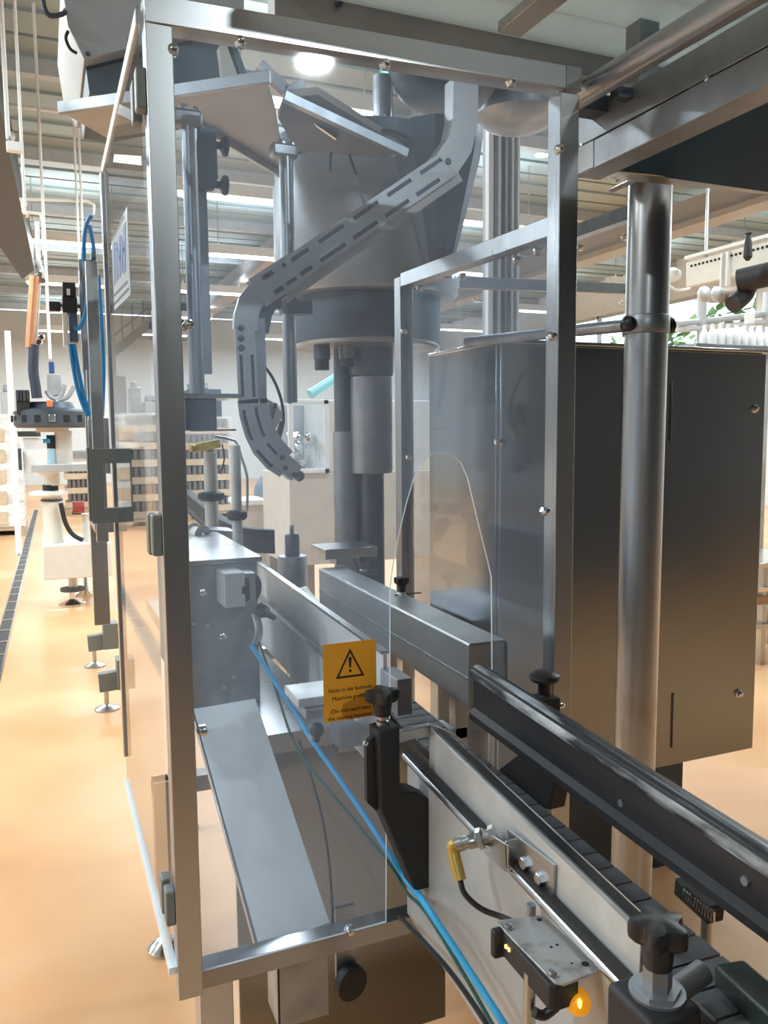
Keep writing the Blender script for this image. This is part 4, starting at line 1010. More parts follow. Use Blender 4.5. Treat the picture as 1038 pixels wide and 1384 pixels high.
MB().tube([P(290, 590, Y=2.87), P(318, 596, Y=2.87), P(326, 618, Y=2.86), P(334, 644, Y=2.84), P(334, 690, Y=2.84)], .005, 8, 2).obj('bent_strip', STEEL, ysn)
MB().cyl(P(284, 606, Y=2.9), P(284, 611, Y=2.9), .016).obj('socket', STEELD, ysn)
MB().tube([P(300, 600, Y=2.9), P(303, 620, Y=2.9), P(298, 640, Y=2.9)], .003, 6).obj('cable', BLACKM, ysn)
MB().bar(P(256, 582, Y=2.7), P(318, 581, Y=2.7), .03, .006).obj('top_strip', CHROME, ysn)
# bottle star post (starwheel hub)
m_, x, z0, z1, r = rod((395, 722), (395, 750), 2.86, 9)
t = thing('starwheel_hub', 'stepped dark steel hub with a thin top pin on round base', 'hub', (x, 2.86, .93))
K2 = mpp((x, 2.86, 1.2)); zq = lambda y_: P(395, y_, Y=2.86).z
MB().lathe((x, 2.86, 0), [(19 * K2, .93), (20 * K2, zq(778)), (20 * K2, zq(754)), (19 * K2, zq(751))], n=32).obj('base', STEELD, t)
MB().lathe((x, 2.86, 0), [(10 * K2, zq(752)), (10 * K2, zq(724)), (8 * K2, zq(721))], n=24).obj('hub', STEELK, t)
MB().lathe((x, 2.86, 0), [(3.4 * K2, zq(722)), (3.4 * K2, zq(712)), (2.5 * K2, zq(709))], n=16).obj('pin', STEEL, t)
MB().box((x - .025, 2.835, 0), (x + .025, 2.885, .9295)).obj('carrier', STEELD, t)


# ================================================================== pillar, platform, cabinet
PX, PY, PR = 1.372, 1.62, .066
pil = thing('round_pillar', 'stained round steel tube pillar with split clamp ring', 'pillar', (PX, PY, 0))
tube0, tube1 = P(864, 1150, Y=PY), P(886, 245, Y=PY)
MB().cyl((PX - .012, PY, 0), (PX + .004, PY, 2.20), .0515, n=40).obj('tube', STAIN, pil)
zc = P(880, 440, Y=PY).z
MB().lathe((PX, PY, zc - .022), [(.055, 0), (.056, .002), (.056, .042), (.055, .044)], n=40).obj('clamp_ring', STEELD, pil, bevel=.001)
for sx in (-1, 1):
    MB().lathe((PX + sx * .053, PY - .01, zc), [(.012, 0), (.018, .004), (.0185, .016), (.012, .022), (.003, .024)], (sx, -.1, 0), 20).obj('clamp_knob', BLACK, pil)
a, c = P(845, 440, Y=PY - .0), P(632, 462, Y=2.35)
MB().cyl(a, c, .0155, n=20).obj('stay_rod', STEELD, pil)
MB().lathe(c, [(.016, 0), (.010, .006), (.001, .008)], (c - a), 16).obj('rod_tip', CHROME, pil)
MB().box((PX - .06, PY - .05, 2.20), (PX + .06, PY + .05, 2.21)).obj('head_plate', RUSTY, pil, bevel=.001)
MB().prism([P(x_, y_, Y=PY - .04) for x_, y_ in ((840, 249), (862, 237), (888, 228), (888, 233), (866, 243), (845, 253))], (0, .05, 0)).obj('head_gusset', RUSTY, pil)
MB().lathe((PX - .012, PY, 0), [(.09, 0), (.09, .012), (.045, .014)], n=32).obj('base_flange', STEELD, pil)

pf = thing('overhead_platform', 'stainless overhead platform with plank underside, twin-seam beam and dark sheet', 'platform', (1.2, 1.2, 2.13))
# deck boards (run along X): pale boards, made translucent to brighten their underside, with lip
_dn = DECK.node_tree; _o = _dn.nodes['Material Output']; _tl = _dn.nodes.new('ShaderNodeBsdfTranslucent'); _tl.inputs[0].default_value = (.80, .85, .83, 1)
_mx = _dn.nodes.new('ShaderNodeMixShader'); _mx.inputs[0].default_value = .6
_dn.links.new(_dn.nodes['Principled BSDF'].outputs[0], _mx.inputs[1]); _dn.links.new(_tl.outputs[0], _mx.inputs[2]); _dn.links.new(_mx.outputs[0], _o.inputs['Surface'])
for i in range(4):
    y1 = 1.43 - i * .112
    MB().box((.40, y1 - .109, 2.36), (2.4, y1, 2.380)).obj('deck_board', DECK, pf, bevel=.0015)
a, c = P(436, 6, Z=2.33), P(884, 70, Z=2.33)
MB().bar((.40, 1.452, 2.352), (1.25, 1.452, 2.352), .045, .07).obj('deck_lip', DECKD, pf, bevel=.002)
MB().bar(P(688, 40, Z=2.345), P(752, -12, Z=2.345), .05, .02).obj('deck_strap', RUSTY, pf, bevel=.002)
MB().lathe(P(458, 4, Z=2.352), [(.008, 0), (.006, .004), (.001, .005)], (0, 0, -1), 14).obj('deck_bolt', STEELK, pf)
# round stained rail
t0, t1 = P(772, 136, X=.985), P(1010, -8, X=.965); td = (t1 - t0).normalized()
MB().cyl(t0, t1 + td * .25, .023, n=28).obj('round_rail', STAIN, pf)
MB().box((t0.x - .01, t0.y - .03, t0.z - .022), (t0.x + .085, t0.y + .02, t0.z + .01)).obj('rail_bracket', STEELK, pf, bevel=.003)
# box beam along Y: lower face, seam, upper face
bx0, bx1 = 1.05, 1.105
MB().box((bx0, -1.2, 2.185), (bx1, 1.46, 2.245)).obj('beam_upper', STEELD, pf, bevel=.002)
MB().box((bx0 - .004, -1.2, 2.125), (bx1, 1.46, 2.181)).obj('beam_lower', STEELD, pf, bevel=.002)
MB().box((bx0 - .006, 1.40, 2.128), (bx0 - .003, 1.457, 2.18)).obj('beam_end_plate', STEEL, pf, bevel=.0005)
for y_ in (1.445, 1.10): MB().lathe((bx0 - .002, y_, 2.183), [(.006, 0), (.005, .003), (.001, .004)], (-1, 0, 0), 14).obj('beam_bolt', CHROME, pf)
for y_ in (.6, 1.3): MB().box((bx0 + .005, y_ - .02, 2.244), (bx1 - .005, y_ + .02, 2.362)).obj('beam_riser', STEELD, pf)
for y_ in (.6, 1.3): MB().box((t0.x + .03, y_ - .012, 2.22), (bx0 + .01, y_ + .012, 2.238)).obj('rail_arm', STEELK, pf)
# dark sheet under the platform with rear rail
MB().box((1.106, -1.2, 2.150), (3.5, 1.46, 2.158)).obj('dark_sheet', NAVY, pf)
MB().bar(P(790, 220, Y=1.47), P(1075, 250, Y=1.50), .05, .04).obj('rear_rail', RUSTY, pf, bevel=.002)

# control cabinet
CBX0, CBX1, CBY0, CBY1, CBZ0, CBZ1 = 1.306, 2.412, 2.20, 2.70, .405, 1.880
cb = thing('control_cabinet', 'large brushed stainless control cabinet on a dark plinth behind the pillar', 'cabinet', (1.86, 2.45, 0))
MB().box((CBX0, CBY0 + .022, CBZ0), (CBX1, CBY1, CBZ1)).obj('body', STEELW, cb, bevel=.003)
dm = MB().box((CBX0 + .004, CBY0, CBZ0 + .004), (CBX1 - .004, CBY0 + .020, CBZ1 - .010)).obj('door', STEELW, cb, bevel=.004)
MB().box((CBX0 - .004, CBY0 - .006, CBZ1 - .008), (CBX1 + .004, CBY1, CBZ1 + .004)).obj('rain_lip', CHROME, cb, bevel=.002)
for x_, y_ in ((1019, 552), (998, 937)):
    p = P(x_, y_, Y=CBY0); MB().lathe(p, [(.016, 0), (.016, .004), (.011, .006), (.010, .014), (.004, .017)], (0, -1, 0), 20).obj('lock', CHROME, dm)
for x_, y0_, y1_ in ((908, 517, 596), (910, 937, 1010), (844, 517, 590), (836, 940, 1040)):
    a, c = P(x_, y0_, Y=CBY0), P(x_, y1_, Y=CBY0); MB().box((a.x - .004, CBY0 - .007, c.z), (a.x + .004, CBY0 + .001, a.z)).obj('hinge_strip', STEELW, dm, bevel=.001)
for x_ in ((755, 835), (888, 922)):
    a, c = P(x_[0], 1080, Y=CBY0 + .05), P(x_[1], 1080, Y=CBY0 + .05)
    MB().box((a.x, CBY0 + .05, 0), (c.x, CBY1 - .05, CBZ0 + .002)).obj('plinth', STEELK, cb, bevel=.002)


# ================================================================== far machines, left
lx = lambda x_, y_, Yd=8.0: P(x_, y_, Y=Yd)
lb_ = thing('labelling_machine', 'cream rotary labelling machine with column, round flange and dark turntable at left', 'labelling machine', (.25, 8.2, 0))
a, c = lx(57, 738), lx(152, 778)
MB().box((a.x, 8.0, c.z), (c.x, 8.8, a.z)).obj('base_box', CREAM, lb_, bevel=.01)
KL = mpp((0.1, 8.2, 1))
def lcyl(xp, y0_, y1_, r0, r1, name, mt, n=28, Yd=8.2):
    p, q = P(xp, y0_, Y=Yd), P(xp, y1_, Y=Yd)
    return MB().lathe((p.x, Yd, 0), [(r1 * KL, q.z), (r0 * KL, p.z)], n=n).obj(name, mt, lb_)
lcyl(70, 668, 740, 12, 13, 'lower_column', CREAM); lcyl(70, 674, 677, 14, 14, 'column_band', STEELK)
p = P(66, 667, Y=8.2); MB().lathe((p.x, 8.2, p.z), [(22 * KL, -3 * KL), (24.5 * KL, -1 * KL), (24.5 * KL, 2 * KL), (21 * KL, 3.5 * KL), (10 * KL, 4 * KL)], n=36).obj('flange_disc', WHITE, lb_)
lcyl(68, 655, 665, 10, 10, 'black_collar', BLACKM); lcyl(70, 640, 656, 10, 10, 'neck', CREAM); lcyl(66, 634, 642, 16, 11, 'cone', CREAM)
a, c = lx(42, 628), lx(128, 636); MB().box((a.x, 7.9, c.z), (c.x, 8.5, a.z)).obj('table_plate', GREYP, lb_, bevel=.005)
lcyl(85, 582, 630, 11, 11, 'upper_column', BEIGE); lcyl(70, 572, 584, 22, 20, 'underplate', BEIGE)
p = P(70, 565, Y=8.2)
MB().lathe((p.x, 8.2, p.z), [(44 * KL, -13 * KL), (47 * KL, -9 * KL), (47 * KL, 8 * KL), (42 * KL, 11 * KL), (30 * KL, 13 * KL), (26 * KL, 21 * KL), (10 * KL, 22 * KL)], n=40).obj('turntable', STEELK, lb_)
for k in range(9):
    a_ = -PI + k * PI / 8; MB().cbox((p.x + math.cos(a_) * 46 * KL, 8.2 + math.sin(a_) * 46 * KL, p.z - 1 * KL), (8 * KL, 6 * KL, 9 * KL)).obj('gripper', CHROME if k % 3 == 1 else BLACKM, lb_, bevel=.004)
a = lx(67, 546); MB().cbox((a.x, 7.9, a.z), (7 * KL, 7 * KL, 8 * KL)).obj('orange_unit', ORANGE, lb_, bevel=.004)
a, c = lx(21, 527), lx(41, 560); MB().box((a.x, 8.0, c.z), (c.x, 8.2, a.z)).obj('valve_block', BLACKM, lb_, bevel=.006)
for k in range(4): MB().cbox((a.x + (k + .5) * (c.x - a.x) / 4, 7.99, a.z - .05), (.02, .02, .09)).obj('valve', CHROME if k % 2 else STEELK, lb_)
a, c = lx(63, 504), lx(84, 534); MB().box((a.x, 8.1, c.z), (c.x, 8.3, a.z)).obj('drive_box', GREYP, lb_, bevel=.006)
a, c = lx(66, 492), lx(74, 503); MB().box((a.x, 8.1, c.z), (c.x, 8.2, a.z + .03)).obj('blue_cap', BLUEINK, lb_, bevel=.006)
lcyl(69, 592, 628, 5, 6, 'filter_bowl', mat('pale_blue_plastic', (.45, .62, .72), 0, .2)); lcyl(69, 588, 606, 6, 6, 'regulator', BLACKM)
a = lx(58, 596, 8.15); MB().cyl(a, a + Vector((9 * KL, 0, 0)), 3 * KL, n=12).obj('blue_fitting', BLUEL, lb_)
a, c = lx(30, 592, 8.9), lx(66, 640, 8.9); MB().box((a.x, 8.85, c.z), (c.x, 9.1, a.z)).obj('cabinet_box', WHITE, lb_, bevel=.01)
a, c = lx(24, 583, 8.9), lx(55, 590, 8.9); MB().box((a.x, 8.8, c.z), (c.x, 9.1, a.z)).obj('cabinet_lid', CHROME, lb_)
a, c = lx(24, 606, 8.8), lx(30, 635, 8.8); MB().box((a.x, 8.75, c.z), (c.x, 8.85, a.z)).obj('hmi_panel', STEELK, lb_)
a, c = lx(98, 678, 8.1), lx(114, 693, 8.1); MB().cyl((a.x, 8.1, (a.z + c.z) / 2), (c.x, 8.1, (a.z + c.z) / 2), 8 * KL, n=20).obj('red_motor', RED, lb_)
lcyl(117, 694, 740, 7, 7, 'side_post', CREAM)
MB().tube([lx(82, 680, 8.05), lx(88, 705, 8.05), lx(98, 722, 8.05), lx(112, 730, 8.05)], .022, 10).obj('cable', BLACKM, lb_)
lcyl(98, 770, 796, 6, 6, 'foot_screw', STEEL); lcyl(98, 794, 798, 16, 16, 'foot_washer', STEELK); lcyl(98, 798, 818, 3.2, 3.2, 'foot_stem', CHROME)
p = P(98, 822, Y=8.2); MB().lathe((p.x, 8.2, 0), [(18 * KL, 0), (18 * KL, 2 * KL), (6 * KL, 6 * KL), (3.2 * KL, 8 * KL), (3.2 * KL, .12)], n=28).obj('levelling_foot', CHROME, lb_)
for x_, yy in ((a.x + .1, 8.6),): MB().lathe((x_, yy, 0), [(.12, 0), (.04, .05), (.025, .10), (.025, P(150, 775, Y=8.0).z + .02)], n=20).obj('levelling_foot', CHROME, lb_)
for pts in ([(62, 528), (68, 536), (76, 540)], [(88, 520), (84, 532), (78, 541)], [(100, 522), (92, 536), (80, 541)]):
    MB().tube([lx(*q, 8.1) for q in pts], .02, 8).obj('grey_cable', GREYP, lb_)
# copper clad pipe with dark hose
cp = thing('copper_pipe', 'copper-clad pipe ending in a dark hose above the turntable', 'pipe', lx(45, 470))
MB().cyl(lx(47, 374), lx(40, 470), 6.5 * KL, 5.5 * KL, n=18).obj('cladding', COPPER, cp)
MB().cyl(lx(53, 376, 8.1), lx(47, 470, 8.1), 3.0 * KL, n=14).obj('steel_pipe', STEEL, cp)
MB().tube([lx(46, 466), lx(45, 500), lx(48, 522), lx(50, 538)], 6.5 * KL, 14).obj('dark_hose', mat('dark_blue_hose', (.03, .04, .07), 0, .5), cp)
MB().tube([lx(50, 300, 8.1), lx(52, 350, 8.1), lx(56, 365, 8.1), lx(55, 380, 8.1)], .02, 8).obj('feed_line', STEEL, cp)
for x_, y_ in ((54, 372), (58, 380), (53, 462), (56, 456)): MB().lathe(lx(x_, y_, 8.0), [(.02, 0), (.03, .01), (.02, .03)], (0, -1, 0), 12).obj('fitting', CHROME, cp)
# upright profile with conveyor lamp post
wp = thing('white_upright', 'slim white upright standing behind the wrapped pallet at left', 'post', lx(16, 600, 12))
a, c = lx(14, 447, 12), lx(19, 700, 12); MB().box((a.x, 12, 0), (c.x, 12.04, a.z)).obj('post', WHITE, wp)
MB().box((a.x - .05, 11.9, 0), (c.x + .05, 12.1, .02)).obj('foot_plate', STEEL, wp)

# wrapped pallet loads
def pallet(label, x0, x1, y0, y1, zt_, rows_, cols, wrapz):
    t = thing('pallet_load', label, 'pallet', ((x0 + x1) / 2, (y0 + y1) / 2, 0), 'pallets of packed cans')
    MB().box((x0, y0, .10), (x1, y1, .144)).obj('pallet_deck', WOOD, t, smooth=0); MB().box((x0, y0, 0), (x1, y1, .02)).obj('pallet_base', WOOD, t, smooth=0)
    for k in range(3): MB().box((x0 + k * (x1 - x0 - .12) / 2, y0, .02), (x0 + .12 + k * (x1 - x0 - .12) / 2, y1, .10)).obj('pallet_runner', WOOD, t, smooth=0)
    h = (zt_ - .15) / rows_
    tray = MB().box((x0 + .02, y0 + .02, .002), (x1 - .02, y1 - .02, h * .42)).mesh('tray', CARD, 0)
    cm = MB()
    for k in range(cols):
        w_ = (x1 - x0 - .1) / cols
        for u in (0,):
            cm.cyl((x0 + .05 + (k + .5) * w_, y0 + .05, h * .42), (x0 + .05 + (k + .5) * w_, y0 + .05, h * .97), w_ * .42, n=10)
    cme = cm.mesh('can_row', CANDK)
    for r_i in range(rows_):
        share(tray, 'cardboard_tray', (0, 0, .15 + r_i * h), t); o = share(cme, 'can_row', (0, 0, .15 + r_i * h), t); o['kind'] = 'stuff'
        MB().box((x0 + .08, y0 + .1, .15 + r_i * h + h * .40), (x1 - .08, y1 - .06, .15 + r_i * h + h)).obj('inner_stack', CANDK if r_i < rows_ - 1 else CHROME, t, smooth=0)
    if wrapz:
        MB().box((x0 - .01, y0 - .01, wrapz), (x1 + .01, y1 + .01, zt_ + .03)).obj('stretch_film', acrylic('stretch_film_%d' % int(x0 * 100), .35, (1, 1, 1), .18, (.8, .82, .84)), t, smooth=0)
    return t
pl0 = thing('wrapped_pallet', 'pallet load wrapped in white film at the left edge of the photo', 'pallet', (-1.2, 14.4, 0))
a, c = P(-40, 725, Y=14.2), P(27, 560, Y=14.2)
MB().box((a.x, 14.2, .15), (c.x, 15.4, c.z)).obj('wrapped_stack', WRAP, pl0, bevel=.02)
MB().box((a.x, 14.2, .10), (c.x, 15.4, .148)).obj('pallet_deck', WOOD, pl0); MB().box((a.x, 14.2, 0), (c.x, 15.4, .02)).obj('pallet_base', WOOD, pl0)
for k in range(3): MB().box((c.x - .15 - k * .45, 14.2, .02), (c.x - k * .45, 15.4, .1)).obj('pallet_runner', WOOD, pl0)
for k in range(5): MB().box((a.x + .02, 14.17, .2 + k * .33), (c.x - .25, 14.195, .40 + k * .33)).obj('cardboard_tray', CARD, pl0)
pallet('pallet of shrink-wrapped can trays seen through the left door, front one', 1.25, 2.30, 14.6, 15.6, 1.95, 6, 9, 1.5)
pallet('pallet of shrink-wrapped can trays just right of the front one', 2.38, 3.3, 15.4, 16.3, 1.9, 6, 8, 1.4)
pallet('single low pallet of cans far behind the front post', .35, 1.15, 17.4, 18.4, 1.3, 4, 8, .9)

# far wall machines (dark low silhouettes) and stair
for i, (x0, x1, y0_, y1_, Yd, mt, lab, nm, cat) in enumerate((
        (255, 300, 517, 556, 20, STEELK, 'dark low machine far behind the first clamp post', 'far_machine', 'machine'),
        (150, 172, 500, 560, 21, STEELK, 'tall dark machine block near the far wall, left of the stairs foot', 'far_machine', 'machine'),
        (176, 192, 515, 556, 22, STEELD, 'small dark grey machine block near the far wall', 'far_machine', 'machine'),
        (196, 246, 534, 560, 21, GREYP, 'long grey bench near the far wall behind the left door', 'far_bench', 'bench'),
        (0, 26, 520, 566, 20, GREYP, 'grey machine behind the wrapped pallet at the left edge', 'far_machine', 'machine'))):
    a, c = P(x0, y0_, Y=Yd), P(x1, y1_, Y=Yd)
    t = thing(nm, lab, cat, ((a.x + c.x) / 2, Yd, 0))
    MB().box((a.x, Yd, .25), (c.x, Yd + .8, a.z - .15)).obj('body', mt, t, bevel=.02)
    MB().box((a.x + .05, Yd + .05, a.z - .15), (a.x + (c.x - a.x) * .6, Yd + .6, a.z)).obj('top_unit', STEELD, t, bevel=.02)
    for xx in (a.x + .06, c.x - .06): MB().box((xx - .04, Yd + .1, 0), (xx + .04, Yd + .7, .25)).obj('leg', STEEL, t)
    MB().box((a.x + .08, Yd - .015, .5), (c.x - .08, Yd, min(1.4, a.z - .4))).obj('door', GREYP, t)
st_ = thing('steel_stair', 'dark steel stair rising to the right before the far wall', 'stair', P(150, 480, Y=26))
for k in range(12):
    p = P(150 + k * 4.4, 478 - k * 3.6, Y=26); MB().box((p.x - .06, 25.6, p.z - .03), (p.x + .12, 26.4, p.z)).obj('tread', STEELK, st_)
for yy in (25.58, 26.38): MB().bar(P(147, 482, Y=yy), P(202, 437, Y=yy), .04, .25).obj('stringer', STEELK, st_)
for k in range(4):
    p = P(152 + k * 14, 476 - k * 11.5, Y=25.6); MB().cyl((p.x, 25.6, p.z), (p.x, 25.6, p.z + .9), .025, n=8).obj('baluster', STEELK, st_)
a, c = P(152, 455, Y=25.6), P(200, 416, Y=25.6); MB().cyl(a, c, .03, n=10).obj('handrail', STEELK, st_)
p = P(202, 440, Y=26); MB().box((p.x, 25.5, p.z - .1), (p.x + 1.6, HY1, p.z)).obj('landing', STEELD, st_)
for dx in (.1, 1.4): MB().box((p.x + dx, 25.7, 0), (p.x + dx + .1, 25.8, p.z - .1)).obj('landing_post', STEELK, st_)

# thin white drop pipes from the ceiling, horizontal branches
def droppipe(label, pts, Yd, r, mt=WHITE, name='drop_pipe', toceil=True, grp=None):
    q = [P(x_, y_, Y=Yd) for x_, y_ in pts]
    if toceil: q[0] = Vector((q[1].x, Yd, HZ))
    return tag(MB().tube(q, r, 10, 0).obj(name, mt), label, 'pipe', grp)
droppipe('white drop pipe left of the pair, ending at a white junction box', [(3, 0), (11, 188)], 5.5, .0135)
droppipe('thin pale drop pipe beside the white junction box', [(20, 0), (34, 290)], 5.5, .010)
droppipe('left one of the twin white drop pipes beside the sorter tray', [(104, 70), (108, 362)], 9.0, .013)
droppipe('right one of the twin white drop pipes beside the sorter tray', [(110, 70), (114, 362)], 9.0, .013)
a = P(22, 192, Y=5.5); jb = thing('junction_box', 'small white junction box hanging on thin drop pipes', 'box', a)
MB().cbox(P(19, 199, Y=5.5), (.085, .04, .06)).obj('box', WHITE, jb, bevel=.006); MB().cyl(P(19, 199, Y=5.5), P(10, 182, Y=5.5), .012).obj('gland', STEEL, jb)
droppipe('upper white cross pipe over the left aisle', [(0, 141), (82, 151)], 9.0, .017, toceil=False)
droppipe('lower white cross pipe with bent end over the left aisle', [(26, 269), (118, 272), (127, 277), (126, 290)], 9.04, .016, toceil=False)
droppipe('short white pipe elbow below the lower cross pipe', [(30, 270), (31, 286), (54, 289), (58, 300), (60, 345)], 9.04, .018, toceil=False)
droppipe('long thin pale drop line to the labelling machine', [(60, 300), (68, 485)], 8.6, .015)
# sloping overhead beam at the left edge
DZ = 4.25
e = [P(x_, y_, Z=DZ) for x_, y_ in ((47, 365), (0, 141), (0, 335), (30, 378))]
da = (e[1] - e[0]); db = (e[2] - e[3])
q = [e[0], e[0] + da * 1.5, e[3] + db * 6.5, e[3]]
ob = thing('overhead_duct', 'dark grey overhead duct slanting across the left edge above the aisle', 'duct', (e[0].x, e[0].y, DZ))
MB().prism(q, (0, 0, .45)).obj('duct', mat('duct_grey', (.06, .068, .072), .2, .5), ob, bevel=.01)
for f in (.45, .52, .85): p = e[0] + da * f; MB().lathe(p + Vector((0, 0, .1)), [(.05, 0), (.045, .04), (.015, .055)], (1, .3, 0), 16).obj('dome_stud', WHITE, ob)
for f in (.1, .6, 1.2): p = e[0] + da * f + Vector((-.15, 0, .4)); MB().cyl(p, (p.x, p.y, HZ), .012, n=8).obj('hanger', STEEL, ob)

# valve with blue hoses and glass cover column beside the doors
vc = thing('valve_column', 'grey valve column with clear cover and blue hoses behind the left door', 'valve column', P(125, 560, Y=3.4))
VY = 3.4; KV = mpp(P(125, 500, Y=VY))
def vb(x0, y0_, x1, y1_, name, mt, dy=.06, yo=0, bev=.003):
    a_, c_ = P(x0, y0_, Y=VY + yo), P(x1, y1_, Y=VY + yo); return MB().box((a_.x, VY + yo, c_.z), (c_.x, VY + yo + dy, a_.z)).obj(name, mt, vc, bevel=bev)
vb(106, 362, 136, 504, 'upper_block', STEELD); vb(112, 352, 132, 374, 'cover_clip', HANDLE, .02, -.025)
vb(118, 565, 150, 640, 'lower_block', STEELD)
p = P(127, 560, Y=VY); zv = P(138, 846, Y=VY).z
MB().box((p.x - .03, VY + .02, zv), (p.x + .03, VY + .08, P(127, 350, Y=VY).z)).obj('back_profile', STEEL, vc)
for x_ in (118, 126, 134):
    a_, c_ = P(x_, 500, Y=VY - .0), P(x_ + 2, 568, Y=VY - .0); MB().cyl((a_.x, VY - .01, c_.z), (a_.x, VY - .01, a_.z), 2.2 * KV, n=12).obj('guide_rod', CHROME if x_ != 126 else WHITE, vc)
vb(84, 381, 103, 400, 'solenoid', BLACKM, .05, -.02); vb(84, 400, 105, 423, 'solenoid', BLACKM, .06, -.02); vb(84, 422, 93, 468, 'cream_body', CREAM, .05, -.02); vb(93, 422, 106, 462, 'valve_body', mat('slate_blue', (.05, .08, .14), 0, .5), .05, -.02)
vb(90, 390, 95, 399, 'label', WHITE, .002, -.023, 0); vb(66, 407, 82, 420, 'plug', BLACKM, .05, -.02)
vb(80, 410, 108, 416, 'valve_arm', STEELD, .03, .03)
for pts in ([(95, 465), (98, 490), (106, 530), (118, 562)], [(100, 465), (104, 490), (112, 530), (121, 562)], [(100, 444), (108, 442), (116, 420), (119, 376)], [(133, 372), (137, 430), (140, 500), (138, 562)], [(113, 352), (114, 320), (118, 300), (124, 292)], [(127, 352), (126, 330), (121, 305)]):
    MB().tube([P(x_, y_, Y=VY - .04) for x_, y_ in pts], 2.8 * KV, 10).obj('blue_hose', BLUE, vc)
MB().box((p.x - .03, 3.085, 1.25), (p.x + .08, VY + .03, 1.30)).obj('carrier_arm', STEEL, vc)
cvr = MB().box((P(112, 300, Y=VY).x, VY - .08, P(112, 352, Y=VY).z), (P(134, 300, Y=VY).x, VY - .075, P(112, 290, Y=VY).z)).obj('clear_cover', CLEARD, vc)
MB().box((P(120, 300, Y=VY).x, VY - .075, P(112, 352, Y=VY).z), (P(126, 300, Y=VY).x, VY + .02, P(112, 345, Y=VY).z)).obj('cover_lug', STEEL, vc)
# bracket feet along the machine line
for i, (fx, fy, lab) in enumerate(((.275, 4.92, 'grey angled foot bracket with round pad by the door bottom, nearer one'), (.262, 5.90, 'grey angled foot bracket with round pad by the door bottom, farther one'))):
    t = thing('foot_bracket', lab, 'machine foot', (fx, fy, 0))
    MB().lathe((fx, fy, 0), [(.07, 0), (.07, .008), (.03, .022), (.014, .03), (.014, .11)], n=24).obj('pad', STEEL, t)
    MB().bar((fx - .04, fy, .165), (fx + .16, fy, .175), .06, .11).obj('arm', HANDLE, t, bevel=.004)
    MB().box((fx + .06, fy - .06, .12), (fx + .16, fy + .06, .30)).obj('clamp_block', HANDLE, t, bevel=.006)
# low channel carrying door uprights beyond

# ================================================================== far machines, middle and right
bg1 = thing('cream_enclosure', 'cream machine enclosure with clear window behind the capping columns', 'machine', P(420, 700, Y=4.6))
BY = 5.2
a, c = P(385, 540, Y=BY), P(640, 640, Y=BY); zb_ = P(400, 640, Y=BY).z
MB().box((a.x + .28, BY, zb_), (c.x, BY + .7, a.z)).obj('upper_housing', CREAM, bg1, bevel=.006)
b = MB(); w0 = P(388, 541, Y=BY).x; w1 = P(443, 541, Y=BY).x; t_ = .035
b.box((w0, BY - .02, a.z - .03), (w1, BY, a.z)); b.box((w0, BY - .02, zb_), (w1, BY, zb_ + .03)); b.box((w0, BY - .02, zb_), (w0 + t_, BY, a.z)); b.box((w1 - t_, BY - .02, zb_), (w1, BY, a.z)); b.obj('window_frame', WHITE, bg1, bevel=.003)
MB().box((w0 + t_, BY - .012, zb_ + .03), (w1 - t_, BY - .008, a.z - .03)).obj('window_pane', CLEARS, bg1, smooth=0)
MB().box((w0 + .02, BY + .5, zb_), (w1, BY + .6, a.z - .02)).obj('inner_wall', GREYP, bg1)
b = MB(); rnd = random.Random(3)
for k in range(10): 
    q = Vector((rnd.uniform(w0 + .08, w1 - .06), BY + rnd.uniform(.1, .4), rnd.uniform(zb_ + .03, a.z - .2))); MB().lathe(q, [(.02, -.03), (.03, -.01), (.03, .01), (.015, .03)], (rnd.uniform(-1, 1), rnd.uniform(-1, 1), .3), 12).obj('inner_fitting', CHROME, bg1)
MB().box((w0, BY - .01, P(400, 765, Y=BY).z), (c.x, BY + .7, zb_)).obj('lower_housing', BEIGE, bg1, bevel=.006)
MB().box((w0 + .1, BY + .1, 0), (w0 + .2, BY + .65, P(400, 765, Y=BY).z)).obj('leg', STEEL, bg1); MB().box((c.x - .2, BY + .1, 0), (c.x - .1, BY + .65, P(400, 765, Y=BY).z)).obj('leg', STEEL, bg1)
t = thing('drive_unit', 'small beige drive unit with cable behind the chute foot', 'motor', P(343, 700, Y=6.0))
a, c = P(325, 680, Y=6), P(360, 728, Y=6); MB().box((a.x, 6, 0), (c.x, 6.3, a.z)).obj('box', BEIGE, t, bevel=.01)
a, c = P(320, 676, Y=6), P(362, 682, Y=6); MB().box((a.x, 5.97, c.z), (c.x, 6.33, a.z)).obj('lid', WHITE, t, bevel=.01)
MB().tube([P(360, 690, Y=6.0), P(366, 706, Y=6.02), P(378, 712, Y=6.02), P(384, 711, Y=6.02)], .02, 8).obj('cable', GREYP, t)
t = thing('blue_grey_pump', 'rounded blue-grey pump on floor stand left of the cream enclosure', 'pump', P(385, 668, Y=6.6))
a = P(378, 668, Y=6.6); MB().lathe(a + Vector((-.1, 0, 0)), [(.08, -.1), (.16, -.05), (.17, .2), (.12, .28), (.05, .30)], (1, 0, 0), 24).obj('casing', mat('pump_blue_grey', (.18, .25, .33), .1, .35), t)
MB().box((a.x - .12, 6.5, 0), (a.x + .16, 6.7, a.z - .12)).obj('stand', STEELD, t)
for dx in (-.12, .02, .14): MB().bar(a + Vector((dx, -.05, .14)), a + Vector((dx + .12, -.05, .22)), .03, .02).obj('cover_blade', WHITE, t)
